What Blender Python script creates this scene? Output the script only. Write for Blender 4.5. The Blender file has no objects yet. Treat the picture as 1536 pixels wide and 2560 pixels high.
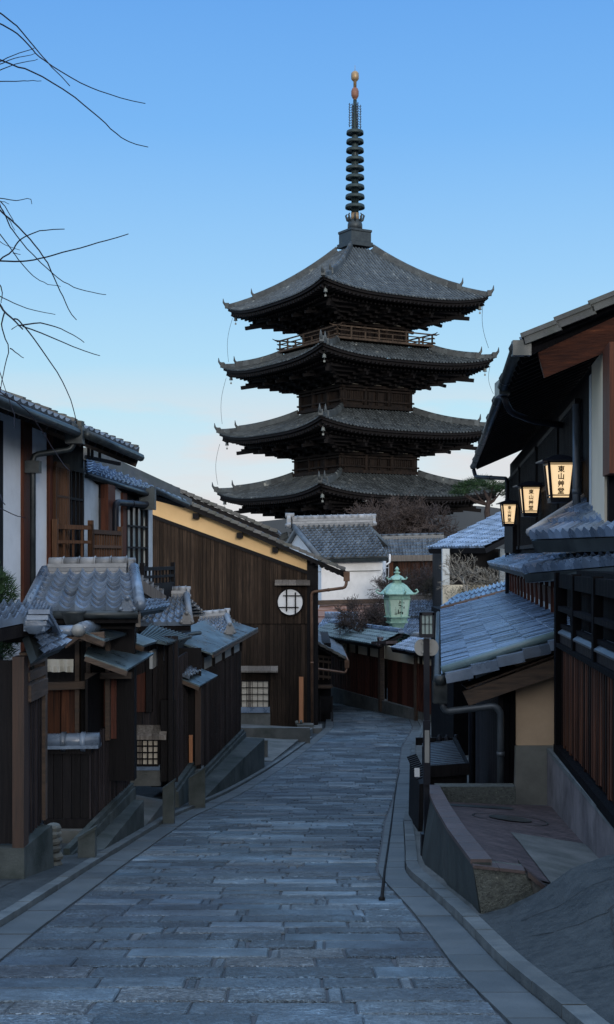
import bpy, math, random
from mathutils import Vector as V, Matrix, noise
random.seed(7)
C = bpy.context.scene.collection
scn = bpy.context.scene
# ------------------------------------------------------------------ camera, world, sun, exposure
F, HX, HY = 3400.0, 768.0, 1390.0          # focal length and eye-level line in photograph pixels
cam = bpy.data.cameras.new('camera'); co = bpy.data.objects.new('camera', cam); C.objects.link(co)
co.rotation_euler = (math.pi/2, 0, 0); co.location = (0, 0, 0)
cam.sensor_fit = 'VERTICAL'; cam.sensor_height = 24.0; cam.lens = 24.0*F/2560; cam.shift_y = (HY-1280)/2560
cam.clip_start = 0.2; cam.clip_end = 3000
scn.camera = co
scn.view_settings.view_transform = 'Standard'; scn.view_settings.look = 'None'; scn.view_settings.exposure = 0; scn.view_settings.gamma = 1
SUN_EL, SUN_ROT = math.radians(9), math.radians(200)
w = bpy.data.worlds.new('World'); scn.world = w; w.use_nodes = True
nt = w.node_tree; nt.nodes.clear()
def N(nt, t, **k):
    n = nt.nodes.new(t)
    for a, b in k.items():
        if a.startswith('i_'): n.inputs[int(a[2:]) if a[2:].isdigit() else a[2:].replace('_', ' ')].default_value = b
        else: setattr(n, a, b)
    return n
def ramp(nt, stops, interp='LINEAR'):
    r = N(nt, 'ShaderNodeValToRGB'); r.color_ramp.interpolation = interp
    e = r.color_ramp.elements
    while len(e) > 1: e.remove(e[-1])
    e[0].position = stops[0][0]; e[0].color = (*stops[0][1], 1)
    for p, c in stops[1:]:
        x = e.new(p); x.color = (*c, 1)
    return r
sky = N(nt, 'ShaderNodeTexSky', sky_type='NISHITA', sun_disc=False, sun_elevation=SUN_EL, sun_rotation=SUN_ROT, altitude=0, air_density=1.0, dust_density=0.6, ozone_density=2.0)
tc = N(nt, 'ShaderNodeTexCoord'); sp = N(nt, 'ShaderNodeSeparateXYZ'); nt.links.new(tc.outputs['Generated'], sp.inputs[0])
rp = ramp(nt, [(0.0, (.50,.47,.46)), (0.012, (.84,.80,.78)), (0.055, (.74,.83,.90)), (0.11, (.53,.82,.98)), (0.20, (.35,.66,1.0)), (0.30, (.20,.50,.97)), (0.42, (.12,.37,.88)), (0.60, (.50,.84,1.42)), (1.0, (1.12,1.65,2.5))])
nt.links.new(sp.outputs['Z'], rp.inputs[0])
mpn = N(nt, 'ShaderNodeMapping'); mpn.inputs['Scale'].default_value = (5, 5, 26); nt.links.new(tc.outputs['Generated'], mpn.inputs[0])
nz = N(nt, 'ShaderNodeTexNoise', i_Scale=1.3, i_Detail=5.0, i_Roughness=0.5); nt.links.new(mpn.outputs[0], nz.inputs['Vector'])
nr_ = ramp(nt, [(0.44, (0,0,0)), (0.58, (1,1,1))]); nt.links.new(nz.outputs['Fac'], nr_.inputs[0])
band = ramp(nt, [(0.0, (1,1,1)), (0.08, (.95,.95,.95)), (0.14, (0,0,0))]); nt.links.new(sp.outputs['Z'], band.inputs[0])
mul = N(nt, 'ShaderNodeMath', operation='MULTIPLY'); nt.links.new(nr_.outputs[0], mul.inputs[0]); nt.links.new(band.outputs[0], mul.inputs[1])
mc = N(nt, 'ShaderNodeMixRGB'); mc.inputs[2].default_value = (.77,.77,.81,1); nt.links.new(mul.outputs[0], mc.inputs[0]); nt.links.new(rp.outputs[0], mc.inputs[1])
nsk = N(nt, 'ShaderNodeMixRGB', blend_type='MULTIPLY'); nsk.inputs[0].default_value = 1; nsk.inputs[2].default_value = (.1,.1,.1,1); nt.links.new(sky.outputs[0], nsk.inputs[1])
# the bright dawn sky lies behind the viewer
gy = N(nt, 'ShaderNodeMapRange', interpolation_type='SMOOTHSTEP'); gy.inputs[1].default_value = .25; gy.inputs[2].default_value = -.75; nt.links.new(sp.outputs['Y'], gy.inputs[0])
dawn = N(nt, 'ShaderNodeMixRGB'); dawn.inputs[2].default_value = (1.25,1.30,1.40,1); nt.links.new(gy.outputs[0], dawn.inputs[0]); nt.links.new(mc.outputs[0], dawn.inputs[1])
mx = N(nt, 'ShaderNodeMixRGB'); mx.inputs[0].default_value = 0.10; nt.links.new(dawn.outputs[0], mx.inputs[1]); nt.links.new(nsk.outputs[0], mx.inputs[2])
bg = N(nt, 'ShaderNodeBackground', i_Strength=1.0); out = N(nt, 'ShaderNodeOutputWorld')
nt.links.new(mx.outputs[0], bg.inputs[0]); nt.links.new(bg.outputs[0], out.inputs[0])
sl = bpy.data.lights.new('sun', 'SUN'); so = bpy.data.objects.new('sun', sl); C.objects.link(so)
sl.energy = 1.35; sl.angle = math.radians(12); sl.color = (1.0, .93, .86)
# light travels away from a low sun behind the viewer, slightly from the left-hand side
so.rotation_euler = (math.radians(90)-SUN_EL, 0, math.radians(12))

# ------------------------------------------------------------------ helpers
def A(px, py, d): return V(((px-HX)/F*d, d, -(py-HY)/F*d))      # a point seen at px,py standing d metres away
GP = [(-300,-16),(-70,-13),(-25,-4.5),(-12,-1.2),(-5,.95),(0,1.65),(8,2.47),(14,3.25),(22,4.24),(29,5.01),(36,5.58),(44,6.07),(52,6.42),(62,6.74),(80,7.2),(140,7.8),(400,9)]  # unseen rise behind the viewer is added to block the low sun
def _gh(d):
    for (a,b),(c,e) in zip(GP, GP[1:]):
        if d <= c: return b+(e-b)*(d-a)/(c-a)
    return GP[-1][1]
def gz(d): return -sum(_gh(d+k) for k in (-2,-1,0,1,2))/5.0       # smooth height of the street at distance d
def interp(T, d):
    for (a,b),(c,e) in zip(T, T[1:]):
        if d <= c: return b+(e-b)*(d-a)/(c-a)
    return T[-1][1]
class MB:
    def __init__(s): s.v=[]; s.f=[]; s.r=[]; s.cr=0.5; s.sm=False; s.smf=[]
    def poly(s, pts):
        n=len(s.v); s.v += [V(p) for p in pts]; s.f.append(tuple(range(n,n+len(pts)))); s.r.append(s.cr); s.smf.append(s.sm)
    def raw(s, vs, fs):
        n=len(s.v); s.v += [V(p) for p in vs]
        for f in fs: s.f.append(tuple(i+n for i in f)); s.r.append(s.cr); s.smf.append(s.sm)
    def hexa(s, a, b):        # a,b: lists of matching loop points
        k=len(a); vs=list(a)+list(b)
        fs=[tuple(range(k))[::-1], tuple(range(k,2*k))]+[(i,(i+1)%k,(i+1)%k+k,i+k) for i in range(k)]
        s.raw(vs, fs)
    def box(s, x0,x1,y0,y1,z0,z1):
        s.hexa([(x0,y0,z0),(x1,y0,z0),(x1,y1,z0),(x0,y1,z0)],[(x0,y0,z1),(x1,y0,z1),(x1,y1,z1),(x0,y1,z1)])
    def cbox(s, c, sx,sy,sz, rz=0):
        c=V(c); M=Matrix.Rotation(rz,3,'Z'); q=[M@V((a*sx/2,b*sy/2,0)) for a,b in ((-1,-1),(1,-1),(1,1),(-1,1))]
        s.hexa([c+p-V((0,0,sz/2)) for p in q],[c+p+V((0,0,sz/2)) for p in q])
    def beam(s, p0, p1, wd, ht, up=(0,0,1)):
        p0=V(p0); p1=V(p1); d=(p1-p0).normalized(); u=V(up); r=d.cross(u)
        if r.length<1e-5: r=d.cross(V((1,0,0)))
        r.normalize(); u=r.cross(d).normalized()
        o=[r*(a*wd/2)+u*(b*ht/2) for a,b in ((-1,-1),(1,-1),(1,1),(-1,1))]
        s.hexa([p0+q for q in o],[p1+q for q in o])
    def tube(s, pts, rad, n=6, cap=True):
        pts=[V(p) for p in pts]; m=len(pts)
        if not isinstance(rad,(list,tuple)): rad=[rad]*m
        vs=[]; pr=None
        for i,p in enumerate(pts):
            d=(pts[min(i+1,m-1)]-pts[max(i-1,0)])
            if d.length<1e-9: d=V((0,0,1))
            d.normalize()
            if pr is None: r=d.cross(V((0.13,0.21,1)));
            else: r=pr-d*pr.dot(d)
            if r.length<1e-5: r=d.cross(V((1,0,0)))
            r.normalize(); pr=r; u=d.cross(r)
            for k in range(n):
                a=2*math.pi*k/n; vs.append(p+(r*math.cos(a)+u*math.sin(a))*rad[i])
        fs=[(i*n+k, i*n+(k+1)%n, (i+1)*n+(k+1)%n, (i+1)*n+k) for i in range(m-1) for k in range(n)]
        if cap: fs+= [tuple(range(n))[::-1], tuple(range((m-1)*n, m*n))]
        o=s.sm; s.sm = n>3; s.raw(vs,fs); s.sm=o
    def lathe(s, c, prof, n=16, rot=0, smooth=True, caps=True):
        c=V(c); vs=[]; m=len(prof)
        for r,z in prof:
            for k in range(n):
                a=rot+2*math.pi*k/n; vs.append(c+V((r*math.cos(a), r*math.sin(a), z)))
        fs=[(i*n+k, i*n+(k+1)%n, (i+1)*n+(k+1)%n, (i+1)*n+k) for i in range(m-1) for k in range(n)]
        if caps: fs+=[tuple(range(n))[::-1], tuple(range((m-1)*n,m*n))]
        o=s.sm; s.sm=smooth; s.raw(vs,fs); s.sm=o
    def rnd(s): s.cr=random.random(); return s
    def build(s, name, mat, parent=None, origin=None):
        me=bpy.data.meshes.new(name); o0=V(origin) if origin is not None else V((0,0,0))
        me.from_pydata([tuple(p-o0) for p in s.v], [], s.f); me.update()
        at=me.attributes.new('rnd','FLOAT','FACE'); at.data.foreach_set('value', s.r)
        me.polygons.foreach_set('use_smooth', s.smf)
        me.materials.append(M_[mat]); ob=bpy.data.objects.new(name, me); C.objects.link(ob)
        if parent is not None: ob.parent=parent
        elif origin is not None: ob.location=o0
        return ob
class Thing:
    def __init__(s, name, label, cat, loc, group=None):
        s.o=bpy.data.objects.new(name, None); C.objects.link(s.o); s.loc=V(loc); s.o.location=s.loc; s.o.empty_display_size=.2
        s.o['label']=label; s.o['category']=cat
        if group: s.o['group']=group
    def part(s, name, mb, mat, parent=None, label=None):
        ob=mb.build(name, mat, parent or s.o, s.loc)
        if label: ob['label']=label
        return ob
def single(name, mb, mat, label, cat, loc, group=None):
    ob=mb.build(name, mat, None, loc); ob['label']=label; ob['category']=cat
    if group: ob['group']=group
    return ob
def struct(name, mb, mat, kind='structure'):
    ob=mb.build(name, mat); ob['kind']=kind; return ob
def copy_thing(root, loc, label, rz=0, scale=1.0):
    r=root.copy(); C.objects.link(r); r.location=loc; r['label']=label; r.rotation_euler=(0,0,rz); r.scale=(scale,)*3
    def rec(a,b):
        for ch in list(a.children):
            if ch.name in done: continue
            c=ch.copy(); C.objects.link(c); c.parent=b; done.add(c.name); rec(ch,c)
    done=set(); rec(root,r); return r

# ------------------------------------------------------------------ materials
M_={}
DRY=('wood','boards','pagoda','bark','twig','plaster','black_metal','ink','soil','pine','leaf','concrete','asphalt')
def mat(name, c1, c2=None, rough=.7, scale=(1,1,1), nscale=4, bump=.0, bscale=30, rndv=.35, metal=0, spec=.5, c3=None, th=.5, detail=6, em=None, bdist=.02, dirt=None):
    if spec==.5 and any(k in name for k in DRY): spec=.14
    m=bpy.data.materials.new(name); m.use_nodes=True; t=m.node_tree; b=t.nodes['Principled BSDF']
    L=t.links.new
    tcx=N(t,'ShaderNodeTexCoord'); mp=N(t,'ShaderNodeMapping'); mp.inputs['Scale'].default_value=scale; L(tcx.outputs['Object'], mp.inputs[0])
    at=N(t,'ShaderNodeAttribute', attribute_name='rnd')
    # shift the grain from piece to piece
    ad=N(t,'ShaderNodeVectorMath', operation='ADD'); cm=N(t,'ShaderNodeVectorMath', operation='SCALE'); cm.inputs[0].default_value=(17,31,23); L(at.outputs['Fac'], cm.inputs['Scale'])
    L(mp.outputs[0], ad.inputs[0]); L(cm.outputs[0], ad.inputs[1])
    n1=N(t,'ShaderNodeTexNoise', i_Scale=nscale, i_Detail=detail, i_Roughness=.62); L(ad.outputs[0], n1.inputs['Vector'])
    st=[(max(0,th-.2), c1), (min(1,th+.16), c2 or c1)]
    if c3: st.append((min(1,th+.28), c3))
    r=ramp(t, st); L(n1.outputs['Fac'], r.inputs[0])
    mr=N(t,'ShaderNodeMapRange'); mr.inputs[3].default_value=1-rndv; mr.inputs[4].default_value=1+rndv; L(at.outputs['Fac'], mr.inputs[0])
    mm=N(t,'ShaderNodeVectorMath', operation='SCALE'); L(r.outputs[0], mm.inputs[0]); L(mr.outputs[0], mm.inputs['Scale'])
    last=mm.outputs[0]
    if dirt:
        n3=N(t,'ShaderNodeTexNoise', i_Scale=dirt[1], i_Detail=8, i_Roughness=.65); L(tcx.outputs['Object'], n3.inputs['Vector'])
        rr=ramp(t,[(.45,(0,0,0)),(.68,(1,1,1))]); L(n3.outputs['Fac'], rr.inputs[0])
        ms=N(t,'ShaderNodeMath', operation='MULTIPLY'); ms.inputs[1].default_value=dirt[2]; L(rr.outputs[0], ms.inputs[0])
        mxd=N(t,'ShaderNodeMixRGB'); mxd.inputs[2].default_value=(*dirt[0],1); L(ms.outputs[0], mxd.inputs[0]); L(last, mxd.inputs[1]); last=mxd.outputs[0]
    L(last, b.inputs['Base Color'])
    rr2=N(t,'ShaderNodeMapRange'); rr2.inputs[1].default_value=.3; rr2.inputs[2].default_value=.7; rr2.inputs[3].default_value=max(.05,rough-.12); rr2.inputs[4].default_value=min(1,rough+.12); L(n1.outputs['Fac'], rr2.inputs[0]); L(rr2.outputs[0], b.inputs['Roughness'])
    b.inputs['Metallic'].default_value=metal; b.inputs['Specular IOR Level'].default_value=spec
    if bump:
        n2=N(t,'ShaderNodeTexNoise', i_Scale=bscale, i_Detail=4, i_Roughness=.6); L(ad.outputs[0], n2.inputs['Vector'])
        bp=N(t,'ShaderNodeBump', i_Strength=bump, i_Distance=bdist); L(n2.outputs['Fac'], bp.inputs['Height']); L(bp.outputs[0], b.inputs['Normal'])
    if em:
        b.inputs['Emission Color'].default_value=(*em[0],1); b.inputs['Emission Strength'].default_value=em[1]
    M_[name]=m; return m
VS=(9,9,.45)      # grain along z
mat('black_wood', (.0045,.0045,.006),(.013,.012,.013), .62, VS, 4, .4, 8, .3)
mat('burnt_boards', (.008,.008,.011),(.030,.025,.027), .55, VS, 4, .5, 9, .55, c3=(.06,.045,.04))
mat('weathered_boards', (.014,.010,.008),(.062,.042,.029), .75, (8,8,.35), 3.2, .5, 9, .45, c3=(.26,.175,.11), th=.52, dirt=((.018,.012,.009), .5, .7))
mat('brown_boards', (.013,.009,.007),(.045,.031,.022), .7, VS, 3, .5, 9, .4, c3=(.10,.066,.044), th=.52, dirt=((.012,.009,.008), .4, .6))
mat('dark_red_boards', (.028,.013,.011),(.10,.036,.024), .6, VS, 3, .4, 9, .5, c3=(.15,.065,.035))
mat('red_wood', (.035,.013,.009),(.12,.042,.024), .55, VS, 3, .3, 9, .3)
mat('orange_wood', (.012,.007,.006),(.085,.034,.018), .6, VS, 2.2, .4, 8, .9, c3=(.32,.13,.05), th=.54)
mat('fascia_wood', (.016,.007,.006),(.075,.026,.014), .6, (.8,.8,7), 3, .4, 8, .2, c3=(.26,.09,.04), th=.5)
mat('lattice_wood', (.05,.025,.014),(.13,.068,.038), .6, VS, 3, .3, 9, .3)
mat('grey_wood', (.09,.08,.07),(.22,.20,.18), .8, VS, 3, .4, 9, .35)
mat('beam_brown', (.028,.019,.014),(.095,.063,.043), .65, (1,1,8), 3, .3, 9, .3)
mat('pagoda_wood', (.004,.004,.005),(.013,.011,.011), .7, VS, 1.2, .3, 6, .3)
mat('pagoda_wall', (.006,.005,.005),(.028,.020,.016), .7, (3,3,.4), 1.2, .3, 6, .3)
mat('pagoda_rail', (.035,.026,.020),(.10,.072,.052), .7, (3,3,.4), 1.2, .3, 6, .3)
mat('pagoda_tile', (.022,.028,.032),(.075,.088,.092), .62, (1,1,1), 1.6, .5, 5, .35, c3=(.30,.31,.28), th=.46, spec=.4)
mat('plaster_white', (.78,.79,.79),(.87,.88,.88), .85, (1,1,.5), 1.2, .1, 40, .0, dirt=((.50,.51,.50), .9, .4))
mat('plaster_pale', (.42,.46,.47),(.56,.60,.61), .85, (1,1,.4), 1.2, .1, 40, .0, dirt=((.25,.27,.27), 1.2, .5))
mat('plaster_cream', (.58,.52,.40),(.68,.62,.49), .85, (1,1,.5), 1.2, .1, 40, .0)
mat('plaster_yellow', (.80,.54,.27),(.86,.60,.31), .85, (1,1,1), 1.0, .1, 40, .0, dirt=((.55,.36,.16), .5, .35))
mat('plaster_beige', (.50,.37,.25),(.56,.42,.29), .85, (1,1,1), 1.5, .12, 60, .0, dirt=((.36,.27,.19), 1.1, .45))
mat('tile', (.055,.080,.118),(.145,.195,.265), .30, (1,1,1), 2.2, .25, 22, .45, dirt=((.05,.055,.055), 1.6, .5), spec=.8)
mat('tile_old', (.035,.042,.050),(.10,.115,.125), .45, (1,1,1), 2.0, .35, 16, .5, c3=(.2,.21,.2), spec=.6)
mat('tile_blue', (.085,.135,.21),(.20,.28,.40), .30, (1,1,1), 2.0, .2, 20, .4, dirt=((.05,.065,.085), 1.0, .6), spec=.9)
mat('tile_pale', (.16,.17,.18),(.30,.31,.32), .5, (1,1,1), 2.2, .25, 22, .3)
mat('tile_green', (.05,.085,.095),(.12,.19,.20), .42, (1,1,1), 2.0, .2, 20, .3, spec=.7)
mat('verge_tile', (.055,.056,.056),(.14,.14,.135), .6, (1,1,1), 3, .3, 20, .3, dirt=((.06,.075,.05), 2.0, .6))
mat('metal_sheet', (.055,.085,.10),(.13,.185,.205), .33, (2,2,2), 1.5, .08, 10, .15, metal=.35, dirt=((.05,.06,.06), 1.5, .5))
mat('gutter_metal', (.014,.019,.022),(.042,.052,.055), .42, (1,1,1), 4, .1, 10, .1, metal=.3)
mat('pipe_grey', (.035,.046,.058),(.075,.09,.105), .4, (1,1,1), 4, 0, 10, .1, metal=.2)
mat('copper_pipe', (.10,.055,.035),(.19,.11,.07), .45, (1,1,1), 4, .1, 10, .1, metal=.4)
mat('rust_roof', (.13,.06,.04),(.30,.17,.12), .7, (1,1,1), .8, .2, 8, .4, c3=(.42,.36,.33))
mat('black_metal', (.008,.010,.016),(.016,.018,.024), .4, (1,1,1), 3, 0, 10, 0)
mat('dark_patina', (.02,.028,.034),(.05,.065,.07), .5, (1,1,1), 3, .2, 10, .2, metal=.4)
mat('spire_bronze', (.008,.016,.018),(.03,.055,.055), .5, (1,1,1), 3, .2, 10, .3, metal=.3)
mat('spire_gold', (.25,.17,.09),(.42,.30,.17), .45, (1,1,1), 3, .1, 10, .3, metal=.4)
mat('spire_red', (.16,.07,.045),(.26,.12,.08), .5, (1,1,1), 3, .1, 10, .3)
mat('green_bronze', (.22,.40,.33),(.34,.53,.44), .6, (1,1,1), 6, .15, 30, .1, dirt=((.10,.22,.17), 4, .5))
mat('green_panel', (.40,.55,.45),(.52,.68,.56), .6, (1,1,.5), 5, .1, 30, .05)
mat('ink', (.006,.006,.007),(.010,.010,.010), .7, (1,1,1), 3, 0, 10, 0)
mat('paper_lit', (.85,.68,.45),(.9,.74,.5), .7, (1,1,1), 3, 0, 10, 0, em=((1.0,.70,.38), .88))
mat('paper_dim', (.70,.68,.60),(.78,.76,.68), .8, (1,1,1), 3, 0, 10, 0)
mat('paper_screen', (.50,.47,.40),(.62,.58,.50), .8, (1,1,1), 1.5, 0, 10, 0)
mat('glass', (.03,.05,.07),(.05,.08,.10), .08, (1,1,1), 1, 0, 10, 0, spec=1.0)
mat('glass_pale', (.22,.30,.30),(.30,.38,.38), .15, (1,1,1), 1, 0, 10, 0, spec=.8)
mat('shaded_mossy_wall', (.007,.014,.016),(.022,.034,.035), .8, (2,2,.4), 2.2, .4, 30, .1, dirt=((.006,.010,.012), 2.0, .8))  # near-black teal: deep shade painted into the colour along with dark moss
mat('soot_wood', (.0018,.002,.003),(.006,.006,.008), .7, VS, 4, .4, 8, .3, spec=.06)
mat('gate_post', (.016,.010,.008),(.055,.030,.020), .6, VS, 3, .3, 9, .3)
mat('crack_dark', (.010,.013,.015),(.018,.02,.022), .9, (1,1,1), 3, 0, 10, 0)
mat('concrete_dark', (.038,.048,.050),(.085,.10,.10), .85, (1,1,1), 2.0, .4, 40, .15, dirt=((.02,.03,.026), 1.6, .8))
mat('concrete', (.085,.092,.092),(.15,.158,.155), .85, (1,1,1), 1.6, .3, 40, .15, dirt=((.045,.055,.05), 1.3, .7))
mat('concrete_pale', (.16,.17,.165),(.25,.26,.245), .85, (1,1,1), 1.2, .25, 40, .1, dirt=((.08,.085,.075), .8, .6))
mat('concrete_wall', (.10,.095,.105),(.17,.165,.175), .85, (1.5,1.5,.4), 1.6, .4, 20, .1, dirt=((.05,.05,.055), 1.7, .8))
mat('kerb_stone', (.045,.058,.064),(.105,.123,.128), .75, (1,1,1), 5, .4, 60, .25, dirt=((.05,.06,.06), 3, .6))
mat('gutter_slab', (.044,.056,.062),(.085,.102,.110), .62, (1,1,1), 1.5, .25, 60, .15, dirt=((.05,.06,.06), 1.2, .6))
mat('asphalt', (.024,.031,.036),(.062,.074,.080), .65, (1,1,1), 14, .9, 90, .1, dirt=((.10,.115,.12), 1.6, .45))
mat('joint_mortar', (.035,.042,.048),(.065,.07,.078), .8, (1,1,1), 6, .3, 40, .1)
mat('red_granite', (.038,.029,.030),(.070,.052,.052), .6, (1,1,1), 12, .2, 80, .25)
mat('granite_rough', (.035,.042,.042),(.10,.115,.105), .85, (1,1,1), 26, 1.0, 60, .2, c3=(.33,.35,.31), th=.48, bdist=.03)
mat('stone_rough', (.05,.058,.056),(.12,.13,.12), .85, (1,1,1), 5, .8, 14, .3, bdist=.03)
mat('soil', (.05,.045,.038),(.09,.085,.075), .9, (1,1,1), .4, .4, 8, 0)
mat('bark', (.030,.022,.020),(.07,.052,.046), .8, (3,3,1), 5, .4, 20, .3)
mat('twig_dark', (.010,.010,.018),(.02,.018,.026), .7, (1,1,1), 5, 0, 20, .2)
mat('twig_red', (.040,.032,.031),(.10,.080,.072), .8, (1,1,1), .6, 0, 20, .5)
mat('twig_pale', (.16,.15,.13),(.28,.26,.22), .8, (1,1,1), .8, 0, 20, .4)
mat('pine_needles', (.018,.040,.022),(.045,.085,.035), .7, (1,1,1), 1.5, 0, 20, .7)
mat('shrub_leaf', (.03,.035,.022),(.08,.075,.05), .7, (1,1,1), 1.5, 0, 20, .6)
mat('white_paint', (.75,.77,.78),(.82,.84,.85), .5, (1,1,1), 3, 0, 10, 0)
mat('steel_grey', (.17,.18,.18),(.25,.26,.255), .5, (1,1,1), 3, 0, 10, 0, metal=.2)
mat('cloth', (.45,.45,.40),(.60,.59,.53), .9, (1,1,1), 3, .1, 20, 0)
mat('bell', (.10,.12,.115),(.18,.20,.19), .5, (1,1,1), 3, 0, 10, 0)
mat('orange_sign', (.30,.12,.05),(.42,.19,.09), .6, VS, 3, .1, 10, 0)
mat('hill', (.03,.04,.05),(.06,.07,.08), .9, (1,1,1), .02, 0, 10, 0)
# street stones: chiselled granite, some smooth, in shades of blue-grey
def stone_mat():
    m=bpy.data.materials.new('street_stone'); m.use_nodes=True; t=m.node_tree; b=t.nodes['Principled BSDF']; L=t.links.new
    tx=N(t,'ShaderNodeTexCoord'); at=N(t,'ShaderNodeAttribute', attribute_name='rnd')
    n1=N(t,'ShaderNodeTexNoise', i_Scale=3.0, i_Detail=8, i_Roughness=.7); L(tx.outputs['Object'], n1.inputs['Vector'])
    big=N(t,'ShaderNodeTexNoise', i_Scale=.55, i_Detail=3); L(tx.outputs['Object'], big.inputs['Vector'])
    base=ramp(t,[(0,(.042,.062,.076)),(.35,(.066,.092,.111)),(.62,(.088,.118,.139)),(.85,(.116,.146,.164)),(1,(.118,.124,.124))]); L(at.outputs['Fac'], base.inputs[0])
    v=ramp(t,[(.3,(.5,.5,.5)),(.52,(1,1,1)),(.72,(1.7,1.7,1.7))]); L(n1.outputs['Fac'], v.inputs[0])
    m1=N(t,'ShaderNodeMixRGB', blend_type='MULTIPLY'); m1.inputs[0].default_value=1; L(base.outputs[0], m1.inputs[1]); L(v.outputs[0], m1.inputs[2])
    v2=ramp(t,[(.34,(.55,.60,.68)),(.5,(1.0,1.0,1.0)),(.64,(1.5,1.6,1.7))]); L(big.outputs['Fac'], v2.inputs[0])  # broad bluish patches paint a sheen into the stone colour
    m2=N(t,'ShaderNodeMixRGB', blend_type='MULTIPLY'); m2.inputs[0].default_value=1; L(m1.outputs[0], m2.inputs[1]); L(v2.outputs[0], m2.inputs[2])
    L(m2.outputs[0], b.inputs['Base Color'])
    ro=N(t,'ShaderNodeMapRange'); ro.inputs[1].default_value=.35; ro.inputs[2].default_value=.65; ro.inputs[3].default_value=.58; ro.inputs[4].default_value=.30; L(big.outputs['Fac'], ro.inputs[0]); L(ro.outputs[0], b.inputs['Roughness'])
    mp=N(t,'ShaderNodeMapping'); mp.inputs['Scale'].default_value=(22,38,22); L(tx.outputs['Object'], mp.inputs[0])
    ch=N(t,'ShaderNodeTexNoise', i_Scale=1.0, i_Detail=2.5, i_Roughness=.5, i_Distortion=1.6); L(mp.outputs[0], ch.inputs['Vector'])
    pr=ramp(t,[(.38,(.22,.25,.30)),(.47,(.9,.9,.9)),(.62,(1.5,1.5,1.5))]); L(ch.outputs['Fac'],pr.inputs[0])  # pits darkened and high spots lightened in colour, in place of relief shading
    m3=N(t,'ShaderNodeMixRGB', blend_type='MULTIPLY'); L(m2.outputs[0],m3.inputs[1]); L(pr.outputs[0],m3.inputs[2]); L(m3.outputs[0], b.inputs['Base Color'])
    fi=N(t,'ShaderNodeTexNoise', i_Scale=120, i_Detail=2); L(tx.outputs['Object'], fi.inputs['Vector'])
    # chisel depth differs stone by stone: some smooth sawn, some rough
    pw=N(t,'ShaderNodeMath', operation='MULTIPLY'); pw.inputs[1].default_value=7.31; L(at.outputs['Fac'], pw.inputs[0])
    fr=N(t,'ShaderNodeMath', operation='FRACT'); L(pw.outputs[0], fr.inputs[0])
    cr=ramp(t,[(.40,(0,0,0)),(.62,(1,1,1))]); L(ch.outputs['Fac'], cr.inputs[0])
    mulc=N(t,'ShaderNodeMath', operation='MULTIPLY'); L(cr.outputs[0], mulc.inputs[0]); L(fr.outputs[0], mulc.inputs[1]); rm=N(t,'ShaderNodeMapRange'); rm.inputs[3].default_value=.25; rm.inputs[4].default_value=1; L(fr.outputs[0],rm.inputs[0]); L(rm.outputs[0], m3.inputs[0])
    addc=N(t,'ShaderNodeMath', operation='MULTIPLY_ADD'); addc.inputs[1].default_value=.25; L(fi.outputs['Fac'], addc.inputs[0]); L(mulc.outputs[0], addc.inputs[2])
    bp=N(t,'ShaderNodeBump', i_Strength=1.0, i_Distance=.022); L(addc.outputs[0], bp.inputs['Height']); L(bp.outputs[0], b.inputs['Normal'])
    b.inputs['Specular IOR Level'].default_value=.55
    M_['street_stone']=m
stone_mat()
def brick_mat(name,c1,c2,cm,rot,bw,bh):
    m=bpy.data.materials.new(name); m.use_nodes=True; t=m.node_tree; b=t.nodes['Principled BSDF']; L=t.links.new
    tx=N(t,'ShaderNodeTexCoord'); mp=N(t,'ShaderNodeMapping'); mp.inputs['Rotation'].default_value=(0,0,rot); L(tx.outputs['Object'],mp.inputs[0])
    br=N(t,'ShaderNodeTexBrick'); br.inputs['Scale'].default_value=1; br.inputs['Brick Width'].default_value=bw; br.inputs['Row Height'].default_value=bh; br.inputs['Mortar Size'].default_value=.006
    br.inputs['Color1'].default_value=(*c1,1); br.inputs['Color2'].default_value=(*c2,1); br.inputs['Mortar'].default_value=(*cm,1); L(mp.outputs[0],br.inputs['Vector'])
    n=N(t,'ShaderNodeTexNoise', i_Scale=6, i_Detail=8, i_Roughness=.7); L(tx.outputs['Object'],n.inputs['Vector']); r=ramp(t,[(.3,(.55,.55,.55)),(.7,(1.35,1.35,1.35))]); L(n.outputs['Fac'],r.inputs[0])
    mm=N(t,'ShaderNodeMixRGB',blend_type='MULTIPLY'); mm.inputs[0].default_value=1; L(br.outputs['Color'],mm.inputs[1]); L(r.outputs[0],mm.inputs[2]); L(mm.outputs[0],b.inputs['Base Color'])
    bp=N(t,'ShaderNodeBump',i_Strength=.6,i_Distance=.01); bp.invert=True; L(br.outputs['Fac'],bp.inputs['Height']); L(bp.outputs[0],b.inputs['Normal']); b.inputs['Roughness'].default_value=.65; b.inputs['Specular IOR Level'].default_value=.3
    M_[name]=m
brick_mat('brick_paving',(.050,.038,.041),(.085,.064,.066),(.022,.022,.026),math.radians(38),.21,.10)
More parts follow.
